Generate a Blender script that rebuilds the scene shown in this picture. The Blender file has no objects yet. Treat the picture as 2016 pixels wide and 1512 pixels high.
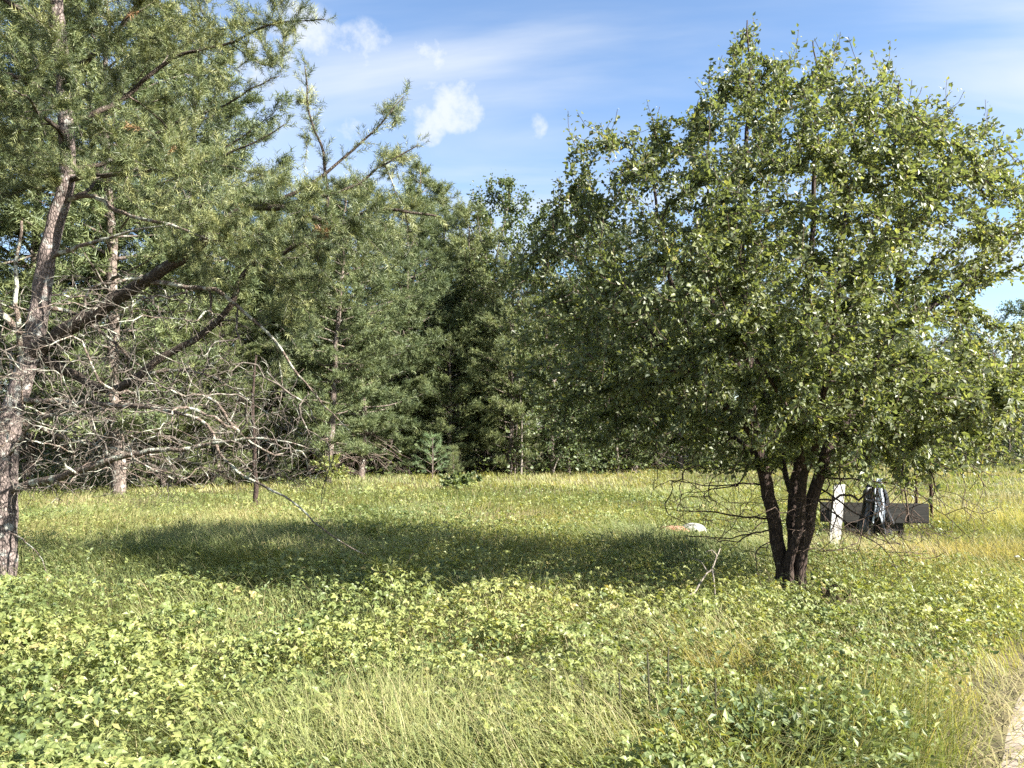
import bpy, math, random
import numpy as np
from mathutils import Vector

# ------------------------------------------------------------------ camera, sky, sun, exposure
scene = bpy.context.scene
COL = scene.collection
FPX = 1523.0                                   # focal length in pixels of the 2016 px wide photograph
CAM_H = 1.6
PITCH = math.atan((850 - 756) / FPX)
cam_data = bpy.data.cameras.new('camera')
cam_data.sensor_width = 36.0
cam_data.lens = 36.0 * FPX / 2016.0
cam_data.clip_start = 0.05
cam_data.clip_end = 2000.0
cam = bpy.data.objects.new('camera', cam_data)
COL.objects.link(cam)
cam.location = (0, 0, CAM_H)
cam.rotation_euler = (math.pi / 2 + PITCH, 0, 0)
scene.camera = cam

SUN_AZ = Vector((0.925, -0.38, 0)).normalized()
SUN_EL = math.radians(32)
sun_dir = Vector((SUN_AZ.x * math.cos(SUN_EL), SUN_AZ.y * math.cos(SUN_EL), math.sin(SUN_EL)))
sd = bpy.data.lights.new('sun', 'SUN')
sd.energy = 5.0
sd.angle = math.radians(0.5)
sd.color = (1.0, 0.95, 0.86)
sun = bpy.data.objects.new('sun', sd)
COL.objects.link(sun)
sun.rotation_euler = sun_dir.to_track_quat('Z', 'Y').to_euler()

scene.view_settings.view_transform = 'Standard'
scene.view_settings.look = 'None'
scene.view_settings.exposure = 2.2
scene.view_settings.gamma = 1.0
scene.view_settings.use_curve_mapping = False
scene.render.engine = 'CYCLES'
scene.cycles.max_bounces = 4
scene.cycles.use_adaptive_sampling = True
scene.cycles.adaptive_threshold = 0.015
scene.cycles.diffuse_bounces = 2
scene.cycles.glossy_bounces = 2
scene.cycles.transmission_bounces = 3
scene.cycles.transparent_max_bounces = 4
scene.cycles.caustics_reflective = False
scene.cycles.caustics_refractive = False
scene.cycles.use_denoising = False


def at(px, py, Y):
    """world point at depth Y (metres along +Y) seen at photo pixel px, py"""
    x = (px - 1008) / FPX
    y = (756 - py) / FPX
    d = np.array([x, math.cos(PITCH) - y * math.sin(PITCH), math.sin(PITCH) + y * math.cos(PITCH)])
    return np.array([0, 0, CAM_H]) + d * (Y / d[1])


def on_ground(px, py):
    y = (756 - py) / FPX
    dz = math.sin(PITCH) + y * math.cos(PITCH)
    dy = math.cos(PITCH) - y * math.sin(PITCH)
    return at(px, py, -CAM_H / dz * dy)


world = bpy.data.worlds.new('World')
scene.world = world
world.use_nodes = True
wt = world.node_tree
wt.nodes.clear()


def N(t, typ, **kw):
    n = t.nodes.new(typ)
    for k, v in kw.items():
        setattr(n, k, v)
    return n


def L(t, a, b):
    t.links.new(a, b)


def vmath(t, op, a, b=None):
    n = N(t, 'ShaderNodeVectorMath', operation=op)
    for i, v in enumerate((a, b)):
        if v is None:
            continue
        if hasattr(v, 'is_linked'):
            L(t, v, n.inputs[i])
        else:
            n.inputs[i].default_value = v
    return n


def fmath(t, op, a, b=None, clamp=False):
    n = N(t, 'ShaderNodeMath', operation=op)
    n.use_clamp = clamp
    for i, v in enumerate((a, b)):
        if v is None:
            continue
        if hasattr(v, 'is_linked'):
            L(t, v, n.inputs[i])
        else:
            n.inputs[i].default_value = v
    return n.outputs[0]


def maprange(t, v, a, b, c=0.0, d=1.0, smooth=True):
    n = N(t, 'ShaderNodeMapRange')
    n.interpolation_type = 'SMOOTHSTEP' if smooth else 'LINEAR'
    L(t, v, n.inputs['Value'])
    for nm, x in zip(('From Min', 'From Max', 'To Min', 'To Max'), (a, b, c, d)):
        n.inputs[nm].default_value = x
    return n.outputs['Result']


sky = N(wt, 'ShaderNodeTexSky', sky_type='NISHITA')
sky.sun_disc = False
sky.sun_elevation = SUN_EL
sky.sun_rotation = math.atan2(SUN_AZ.x, SUN_AZ.y)
sky.air_density = 1.0
sky.dust_density = 0.6
sky.ozone_density = 3.2
tc = N(wt, 'ShaderNodeTexCoord')
sep = N(wt, 'ShaderNodeSeparateXYZ')
L(wt, tc.outputs['Generated'], sep.inputs[0])
zz = fmath(wt, 'ADD', fmath(wt, 'MAXIMUM', sep.outputs['Z'], 0.0), 0.18)
cmb = N(wt, 'ShaderNodeCombineXYZ')
L(wt, fmath(wt, 'DIVIDE', sep.outputs['X'], zz), cmb.inputs[0])
L(wt, fmath(wt, 'DIVIDE', sep.outputs['Y'], zz), cmb.inputs[1])
# high wispy cirrus, drawn out along one wind direction
mp = N(wt, 'ShaderNodeMapping')
mp.inputs['Rotation'].default_value = (0, 0, math.radians(40))
mp.inputs['Scale'].default_value = (0.40, 1.7, 1)
mp.inputs['Location'].default_value = (2.1, 0.35, 0)
L(wt, cmb.outputs[0], mp.inputs[0])
nz = N(wt, 'ShaderNodeTexNoise')
nz.inputs['Scale'].default_value = 1.25
nz.inputs['Detail'].default_value = 7
nz.inputs['Roughness'].default_value = 0.52
nz.inputs['Distortion'].default_value = 0.6
L(wt, mp.outputs[0], nz.inputs['Vector'])
wisps = maprange(wt, nz.outputs['Fac'], 0.37, 0.75, 0.0, 0.90)
# a few small fair-weather puffs
nz2 = N(wt, 'ShaderNodeTexNoise')
nz2.inputs['Scale'].default_value = 15.0
nz2.inputs['Detail'].default_value = 9
nz2.inputs['Roughness'].default_value = 0.62
L(wt, tc.outputs['Generated'], nz2.inputs['Vector'])
puff = None
for (px, py, rad, amp) in ((715, 120, 3.3, 1.0), (835, 125, 2.4, .85), (590, 130, 5.0, .9), (905, 205, 2.8, .8),
                           (835, 245, 2.2, .75), (720, 230, 3.2, .55), (1050, 250, 1.4, .55), (500, 170, 4.0, .6)):
    d = at(px, py, 1.0) - np.array([0, 0, CAM_H])
    d = d / np.linalg.norm(d)
    dp = vmath(wt, 'DOT_PRODUCT', tc.outputs['Generated'], tuple(d)).outputs['Value']
    m = maprange(wt, dp, math.cos(math.radians(rad)), 1.0, 0.0, amp)
    puff = m if puff is None else fmath(wt, 'MAXIMUM', puff, m)
pf = fmath(wt, 'ADD', puff, fmath(wt, 'MULTIPLY', fmath(wt, 'SUBTRACT', nz2.outputs['Fac'], 0.52), 4.2))
pf = fmath(wt, 'MULTIPLY', maprange(wt, pf, -0.08, 1.25, 0.0, 0.9), maprange(wt, puff, 0.0, 0.5))
cl = fmath(wt, 'MAXIMUM', wisps, pf, clamp=True)
cl = fmath(wt, 'MULTIPLY', cl, maprange(wt, sep.outputs['Z'], -0.02, 0.06))
mix = N(wt, 'ShaderNodeMix', data_type='RGBA')
L(wt, cl, mix.inputs['Factor'])
L(wt, sky.outputs[0], mix.inputs['A'])
mix.inputs['B'].default_value = (3.3, 3.5, 3.75, 1)
bg = N(wt, 'ShaderNodeBackground')
bg.inputs['Strength'].default_value = 0.064
L(wt, mix.outputs['Result'], bg.inputs['Color'])
wo = N(wt, 'ShaderNodeOutputWorld')
L(wt, bg.outputs[0], wo.inputs[0])

rng = np.random.default_rng(11)
UP = np.array([0, 0, 1.0])

# ------------------------------------------------------------------ noise and ground height


def _hash(ix, iy, s):
    h = (ix.astype(np.int64) * 374761393 + iy.astype(np.int64) * 668265263 + s * 974711) & 0x7fffffff
    h = ((h ^ (h >> 13)) * 1274126177) & 0x7fffffff
    return ((h ^ (h >> 16)) & 0xffff) / 65535.0


def vnoise(x, y, s=0):
    x = np.asarray(x, float)
    y = np.asarray(y, float)
    ix = np.floor(x)
    iy = np.floor(y)
    fx = x - ix
    fy = y - iy
    fx = fx * fx * (3 - 2 * fx)
    fy = fy * fy * (3 - 2 * fy)
    a = _hash(ix, iy, s)
    b = _hash(ix + 1, iy, s)
    c = _hash(ix, iy + 1, s)
    d = _hash(ix + 1, iy + 1, s)
    return a + (b - a) * fx + (c - a) * fy + (a - b - c + d) * fx * fy


def fbm(x, y, s=0, o=3):
    v = 0
    a = .5
    t = 0
    for i in range(o):
        v = v + a * vnoise(np.asarray(x) * 2 ** i, np.asarray(y) * 2 ** i, s + 7 * i)
        t += a
        a *= .5
    return v / t


def gh(x, y):
    x = np.asarray(x, float)
    y = np.asarray(y, float)
    fade = np.clip((60 - np.abs(y)) / 30, 0, 1)
    return (0.16 * (fbm(x * .23, y * .23, 3, 2) - .5) + 0.07 * (fbm(x * 1.1, y * 1.1, 5, 2) - .5)) * fade


def gpt(p):
    return np.array([p[0], p[1], float(gh(p[0], p[1]))])


# ------------------------------------------------------------------ mesh helpers


def tri_mesh(name, V, F, tint=None, smooth=False):
    V = np.ascontiguousarray(V, dtype=np.float32)
    F = np.ascontiguousarray(F, dtype=np.int32)
    me = bpy.data.meshes.new(name)
    me.vertices.add(len(V))
    me.vertices.foreach_set('co', V.ravel())
    k = F.shape[1]
    me.loops.add(F.size)
    me.loops.foreach_set('vertex_index', F.ravel())
    me.polygons.add(len(F))
    me.polygons.foreach_set('loop_start', np.arange(0, F.size, k, dtype=np.int32))
    me.polygons.foreach_set('loop_total', np.full(len(F), k, dtype=np.int32))
    me.update(calc_edges=True)
    me.polygons.foreach_set('use_smooth', np.full(len(F), bool(smooth)))
    if tint is not None:
        a = me.attributes.new('tint', 'FLOAT', 'POINT')
        a.data.foreach_set('value', np.ascontiguousarray(tint, dtype=np.float32))
    return me


def obj(name, me, mat, parent=None):
    o = bpy.data.objects.new(name, me)
    COL.objects.link(o)
    if me is not None and mat is not None and len(me.materials) == 0:
        me.materials.append(mat)
    if parent is not None:
        o.parent = parent
    return o


def tag(o, label=None, cat=None, group=None, kind=None):
    for k, v in (('label', label), ('category', cat), ('group', group), ('kind', kind)):
        if v:
            o[k] = v
    return o


def thing(name, label, cat, loc, group=None):
    o = bpy.data.objects.new(name, None)
    o.empty_display_size = 0.2
    COL.objects.link(o)
    o.location = tuple(float(v) for v in loc)
    return tag(o, label, cat, group)


def norm(a):
    return a / np.maximum(np.linalg.norm(a, axis=-1, keepdims=True), 1e-9)


def stamp(TV, TF, P, X, Z, S, tint):
    """copies of a small template (x along X, z along Z) baked into one vertex/face array"""
    X = norm(X)
    Y = norm(np.cross(Z, X))
    Z = np.cross(X, Y)
    S = np.asarray(S, float)
    if S.ndim == 1:
        S = np.repeat(S[:, None], 3, 1)
    V = P[:, None, :] + (TV[None, :, 0:1] * S[:, None, 0:1]) * X[:, None, :] \
        + (TV[None, :, 1:2] * S[:, None, 1:2]) * Y[:, None, :] + (TV[None, :, 2:3] * S[:, None, 2:3]) * Z[:, None, :]
    n, v = len(P), len(TV)
    F = TF[None, :, :] + (np.arange(n) * v)[:, None, None]
    return V.reshape(-1, 3), F.reshape(-1, TF.shape[1]), np.repeat(tint, v)


def cat(parts):
    vs, fs, ts = [], [], []
    off = 0
    for V, F, T in parts:
        vs.append(V)
        fs.append(F + off)
        ts.append(T)
        off += len(V)
    return np.concatenate(vs), np.concatenate(fs), np.concatenate(ts)


def tube(P, R, k, rough=0.0, seed=0, cap=True):
    """a tapered tube through points P with radii R, as triangles"""
    P = np.asarray(P, float)
    R = np.asarray(R, float)
    n = len(P)
    T = np.empty_like(P)
    T[1:-1] = P[2:] - P[:-2]
    T[0] = P[1] - P[0]
    T[-1] = P[-1] - P[-2]
    T = norm(T)
    mean = np.abs(T.mean(0))
    ref = np.zeros(3)
    ref[int(np.argmin(mean))] = 1
    A = norm(np.cross(T, ref))
    B = np.cross(T, A)
    ang = np.arange(k) * 2 * math.pi / k
    RR = np.repeat(R[:, None], k, 1)
    if rough > 0:
        r2 = np.random.default_rng(seed)
        lobe = 1 + rough * 0.8 * np.sin(ang * 3 + r2.uniform(0, 6)) * np.linspace(1.2, .4, n)[:, None]
        RR = RR * lobe * (1 + rough * r2.normal(0, 1, (n, k)) * .45)
    V = P[:, None, :] + RR[:, :, None] * (np.cos(ang)[None, :, None] * A[:, None, :] + np.sin(ang)[None, :, None] * B[:, None, :])
    V = V.reshape(-1, 3)
    i = np.arange(n - 1)[:, None] * k
    j = np.arange(k)[None, :]
    a = (i + j).ravel()
    b = (i + (j + 1) % k).ravel()
    F = np.concatenate([np.stack([a, b, b + k], 1), np.stack([a, b + k, a + k], 1)])
    if cap:
        V = np.concatenate([V, P[-1:] + T[-1:] * R[-1] * .5])
        e = (n - 1) * k
        j = np.arange(k)
        F = np.concatenate([F, np.stack([e + j, e + (j + 1) % k, np.full(k, len(V) - 1)], 1)])
    return V, F


def resample(pts, step):
    pts = np.asarray(pts, float)
    # Catmull-Rom through the points, then even spacing
    out = []
    Q = np.vstack([2 * pts[0] - pts[1], pts, 2 * pts[-1] - pts[-2]])
    for i in range(1, len(Q) - 2):
        d = np.linalg.norm(Q[i + 1] - Q[i])
        m = max(2, int(d / step) + 1)
        t = np.linspace(0, 1, m, endpoint=False)[:, None]
        p0, p1, p2, p3 = Q[i - 1], Q[i], Q[i + 1], Q[i + 2]
        out.append(.5 * ((2 * p1) + (-p0 + p2) * t + (2 * p0 - 5 * p1 + 4 * p2 - p3) * t ** 2 + (-p0 + 3 * p1 - 3 * p2 + p3) * t ** 3))
    out.append(pts[-1:])
    return np.concatenate(out)


def box(c, s, rz=0.0, ry=0.0, jitter=0.0):
    V = np.array([[x, y, z] for x in (-.5, .5) for y in (-.5, .5) for z in (-.5, .5)]) * np.array(s)
    if jitter:
        V = V + np.random.default_rng(int(abs(c[0]) * 1000)).uniform(-jitter, jitter, V.shape)
    cy, sy = math.cos(ry), math.sin(ry)
    V = V @ np.array([[cy, 0, -sy], [0, 1, 0], [sy, 0, cy]])
    cz, sz = math.cos(rz), math.sin(rz)
    V = V @ np.array([[cz, sz, 0], [-sz, cz, 0], [0, 0, 1]]) + np.array(c)
    Fq = np.array([[0, 1, 3, 2], [4, 6, 7, 5], [0, 4, 5, 1], [2, 3, 7, 6], [0, 2, 6, 4], [1, 5, 7, 3]])
    return V, Fq


# ------------------------------------------------------------------ materials


def ramp(t, fac, stops):
    n = N(t, 'ShaderNodeValToRGB')
    e = n.color_ramp.elements
    while len(e) < len(stops):
        e.new(0.5)
    for el, (p, c) in zip(e, stops):
        el.position = p
        el.color = (*c, 1)
    L(t, fac, n.inputs[0])
    return n.outputs[0]


def newmat(name):
    m = bpy.data.materials.new(name)
    m.use_nodes = True
    m.node_tree.nodes.clear()
    return m, m.node_tree


def leaf_mat(name, stops, trans=0.4, rough=0.5, spec=0.4, tmul=(1.2, 1.15, .55), use_random=False):
    m, t = newmat(name)
    at_ = N(t, 'ShaderNodeAttribute')
    at_.attribute_name = 'tint'
    fac = at_.outputs['Fac']
    if use_random:
        oi = N(t, 'ShaderNodeObjectInfo')
        fac = fmath(t, 'ADD', fac, fmath(t, 'MULTIPLY', fmath(t, 'SUBTRACT', oi.outputs['Random'], .5), .35), clamp=True)
    c = ramp(t, fac, stops)
    p = N(t, 'ShaderNodeBsdfPrincipled')
    p.inputs['Roughness'].default_value = rough
    p.inputs['Specular IOR Level'].default_value = spec
    L(t, c, p.inputs['Base Color'])
    tr = N(t, 'ShaderNodeBsdfTranslucent')
    mul = N(t, 'ShaderNodeMix', data_type='RGBA', blend_type='MULTIPLY')
    mul.inputs['Factor'].default_value = 1
    L(t, c, mul.inputs['A'])
    mul.inputs['B'].default_value = (*tmul, 1)
    L(t, mul.outputs['Result'], tr.inputs['Color'])
    mx = N(t, 'ShaderNodeMixShader')
    mx.inputs[0].default_value = trans
    L(t, p.outputs[0], mx.inputs[1])
    L(t, tr.outputs[0], mx.inputs[2])
    o = N(t, 'ShaderNodeOutputMaterial')
    L(t, mx.outputs[0], o.inputs[0])
    return m


def bark_mat(name, dark, light, lichen=None, lichen_amt=.5, scale=14, stretch=.35, bump=.5, rough=.9):
    m, t = newmat(name)
    tcn = N(t, 'ShaderNodeTexCoord')
    mpn = N(t, 'ShaderNodeMapping')
    mpn.inputs['Scale'].default_value = (1, 1, stretch)
    L(t, tcn.outputs['Object'], mpn.inputs[0])
    n1 = N(t, 'ShaderNodeTexNoise')
    n1.inputs['Scale'].default_value = scale
    n1.inputs['Detail'].default_value = 6
    n1.inputs['Roughness'].default_value = .65
    L(t, mpn.outputs[0], n1.inputs['Vector'])
    v1 = N(t, 'ShaderNodeTexVoronoi', feature='DISTANCE_TO_EDGE')
    v1.inputs['Scale'].default_value = scale * 1.6
    L(t, mpn.outputs[0], v1.inputs['Vector'])
    crack = maprange(t, v1.outputs['Distance'], -0.10, 0.22)
    h = fmath(t, 'MULTIPLY', crack, n1.outputs['Fac'])
    c = ramp(t, h, [(0.05, dark), (0.62, light)])
    if lichen:
        n2 = N(t, 'ShaderNodeTexNoise')
        n2.inputs['Scale'].default_value = 9
        n2.inputs['Detail'].default_value = 5
        n2.inputs['Roughness'].default_value = .6
        L(t, tcn.outputs['Object'], n2.inputs['Vector'])
        f = maprange(t, n2.outputs['Fac'], .62 - .25 * lichen_amt, .74 - .25 * lichen_amt)
        mxc = N(t, 'ShaderNodeMix', data_type='RGBA')
        L(t, f, mxc.inputs['Factor'])
        L(t, c, mxc.inputs['A'])
        mxc.inputs['B'].default_value = (*lichen, 1)
        c = mxc.outputs['Result']
    p = N(t, 'ShaderNodeBsdfPrincipled')
    p.inputs['Roughness'].default_value = rough
    p.inputs['Specular IOR Level'].default_value = .2
    L(t, c, p.inputs['Base Color'])
    b = N(t, 'ShaderNodeBump')
    b.inputs['Strength'].default_value = bump
    b.inputs['Distance'].default_value = .02
    L(t, h, b.inputs['Height'])
    L(t, b.outputs[0], p.inputs['Normal'])
    o = N(t, 'ShaderNodeOutputMaterial')
    L(t, p.outputs[0], o.inputs[0])
    return m


def plain_mat(name, c1, c2, scale=20, rough=.8, stretch=(1, 1, 1), bump=.2, spec=.3, lo=.35, hi=.65):
    m, t = newmat(name)
    tcn = N(t, 'ShaderNodeTexCoord')
    mpn = N(t, 'ShaderNodeMapping')
    mpn.inputs['Scale'].default_value = stretch
    L(t, tcn.outputs['Object'], mpn.inputs[0])
    n1 = N(t, 'ShaderNodeTexNoise')
    n1.inputs['Scale'].default_value = scale
    n1.inputs['Detail'].default_value = 6
    n1.inputs['Roughness'].default_value = .62
    L(t, mpn.outputs[0], n1.inputs['Vector'])
    c = ramp(t, n1.outputs['Fac'], [(lo, c1), (hi, c2)])
    p = N(t, 'ShaderNodeBsdfPrincipled')
    p.inputs['Roughness'].default_value = rough
    p.inputs['Specular IOR Level'].default_value = spec
    L(t, c, p.inputs['Base Color'])
    b = N(t, 'ShaderNodeBump')
    b.inputs['Strength'].default_value = bump
    b.inputs['Distance'].default_value = .01
    L(t, n1.outputs['Fac'], b.inputs['Height'])
    L(t, b.outputs[0], p.inputs['Normal'])
    o = N(t, 'ShaderNodeOutputMaterial')
    L(t, p.outputs[0], o.inputs[0])
    return m


M = {}
M['soil'] = plain_mat('soil', (.05, .042, .022), (.13, .11, .055), 3.0, 1.0, bump=.6)
M['sand'] = plain_mat('sand', (.24, .19, .15), (.42, .36, .30), 9.0, 1.0, bump=.8)
M['grass'] = leaf_mat('grass', [(0, (.085, .125, .045)), (.35, (.180, .215, .078)), (.65, (.285, .295, .115)), (1, (.41, .35, .20))], .42, .55, .35)
M['bramble'] = leaf_mat('bramble_leaf', [(0, (.075, .115, .042)), (.40, (.175, .215, .070)), (.8, (.30, .32, .105)), (1, (.37, .31, .13))], .38, .5, .5)
M['tree_leaf'] = leaf_mat('tree_leaf', [(0, (.072, .096, .046)), (.6, (.150, .178, .074)), (.9, (.24, .26, .105)), (1, (.32, .28, .09))], .46, .50, .7, (1.15, 1.15, .6))
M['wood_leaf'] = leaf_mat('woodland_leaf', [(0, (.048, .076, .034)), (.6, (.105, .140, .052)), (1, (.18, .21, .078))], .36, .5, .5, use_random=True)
M['needle'] = leaf_mat('pine_needle', [(0, (.040, .060, .028)), (.5, (.120, .145, .058)), (.85, (.23, .245, .100)), (1, (.24, .13, .06))], .18, .5, .4)
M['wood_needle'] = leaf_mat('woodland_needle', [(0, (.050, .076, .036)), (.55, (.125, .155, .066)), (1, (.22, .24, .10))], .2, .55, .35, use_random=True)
M['sap_needle'] = leaf_mat('sapling_needle', [(0, (.10, .17, .085)), (1, (.22, .30, .15))], .25, .5, .3)
M['pine_bark'] = bark_mat('pine_bark', (.045, .036, .034), (.25, .20, .18), (.34, .34, .31), .30, 26, .40, .9)
M['pine_branch'] = bark_mat('pine_branch', (.05, .038, .03), (.20, .155, .125), (.38, .39, .32), .55, 22, .8, .7)
M['live_branch'] = bark_mat('live_branch', (.022, .017, .014), (.10, .078, .062), (.22, .22, .18), .18, 22, .8, .7)
M['dead_twig'] = bark_mat('dead_twig', (.045, .037, .032), (.165, .14, .118), (.34, .35, .29), .34, 10, 1, .4)
M['dark_bark'] = bark_mat('dark_bark', (.014, .010, .009), (.075, .052, .042), (.13, .115, .09), .12, 24, .3, .8)
M['dark_twig'] = bark_mat('dark_twig', (.03, .022, .018), (.12, .085, .065), None, 0, 18, 1, .3)
M['wood_bark'] = bark_mat('woodland_bark', (.05, .038, .032), (.20, .16, .135), (.30, .29, .26), .3, 12, .5, .6)
M['wood_twig'] = bark_mat('woodland_twig', (.07, .05, .042), (.20, .155, .13), (.28, .27, .24), .3, 12, 1, .3)
M['bleached'] = bark_mat('bleached_wood', (.12, .10, .085), (.30, .265, .22), None, 0, 18, .5, .4)
M['dry_stem'] = plain_mat('dry_stem', (.03, .028, .018), (.085, .08, .045), 30, .8)
M['white_paint'] = plain_mat('weathered_white_paint', (.20, .18, .16), (.70, .69, .68), 22, .8, (1, 1, .18), .6, lo=.34, hi=.56)
M['dark_board'] = plain_mat('dark_weathered_board', (.010, .010, .009), (.034, .032, .027), 9, .75, (.3, 1, 4), .3)
M['rust'] = plain_mat('rusty_steel', (.03, .018, .014), (.10, .05, .035), 40, .8)
M['black_sheet'] = plain_mat('black_plastic', (.010, .010, .012), (.03, .03, .035), 8, .32, spec=.6, bump=.1)
M['pale_sheet'] = plain_mat('pale_plastic', (.22, .25, .30), (.62, .66, .72), 12, .35, spec=.5, bump=.3)
M['white_plastic'] = plain_mat('white_plastic', (.22, .21, .20), (.42, .41, .39), 10, .5)
M['red_plastic'] = plain_mat('faded_red_plastic', (.38, .13, .09), (.52, .26, .20), 10, .6)
M['stump'] = plain_mat('rotten_wood', (.022, .015, .010), (.095, .062, .040), 12, .95, (1, 1, .4), .8)
M['dark_clod'] = plain_mat('dark_soil_clod', (.02, .016, .012), (.06, .05, .035), 14, 1, bump=.8)

# ------------------------------------------------------------------ ground and path
gx = np.concatenate([np.linspace(-400, -30, 12), np.linspace(-24, 24, 161), np.linspace(30, 400, 12)])
gy = np.concatenate([np.linspace(-60, -6, 8), np.linspace(-3, 45, 161), np.linspace(50, 700, 16)])
GX, GY = np.meshgrid(gx, gy)
V = np.stack([GX, GY, gh(GX, GY)], -1).reshape(-1, 3)
nx, ny = len(gx), len(gy)
ii = (np.arange(ny - 1)[:, None] * nx + np.arange(nx - 1)[None, :]).ravel()
F = np.stack([ii, ii + 1, ii + nx + 1, ii + nx], 1)
g = obj('ground', tri_mesh('ground', V, F, smooth=True), M['soil'])
tag(g, 'brown soil and thatch of the flat meadow under the grass', 'ground', kind='structure')


def path_edge(y):
    """x of the path's inner edge at depth y"""
    return 2.08 + (y - 3.68) * .86 + .07 * np.sin(y * 2.3)


py_ = np.linspace(1.0, 16, 90)
wv = np.linspace(0, 1, 14)
PX = path_edge(py_)[:, None] + wv[None, :] * (2.6 + .2 * np.sin(py_ * 1.3))[:, None]
PY = np.repeat(py_[:, None], 14, 1)
PZ = gh(PX, PY) + .02 - .05 * np.exp(-((wv[None, :] - .3) / .12) ** 2) - .05 * np.exp(-((wv[None, :] - .8) / .12) ** 2)
PZ = np.where((wv[None, :] == 0) | (wv[None, :] == 1), gh(PX, PY) - .03, np.maximum(PZ, gh(PX, PY) + .006))
V = np.stack([PX, PY, PZ], -1).reshape(-1, 3)
ii = (np.arange(89)[:, None] * 14 + np.arange(13)[None, :]).ravel()
F = np.stack([ii, ii + 1, ii + 15, ii + 14], 1)
p = obj('path', tri_mesh('path', V, F, smooth=True), M['sand'])
tag(p, 'pale sandy track at the lower corner of the meadow', 'path', kind='structure')

# ------------------------------------------------------------------ growing branches


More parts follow.
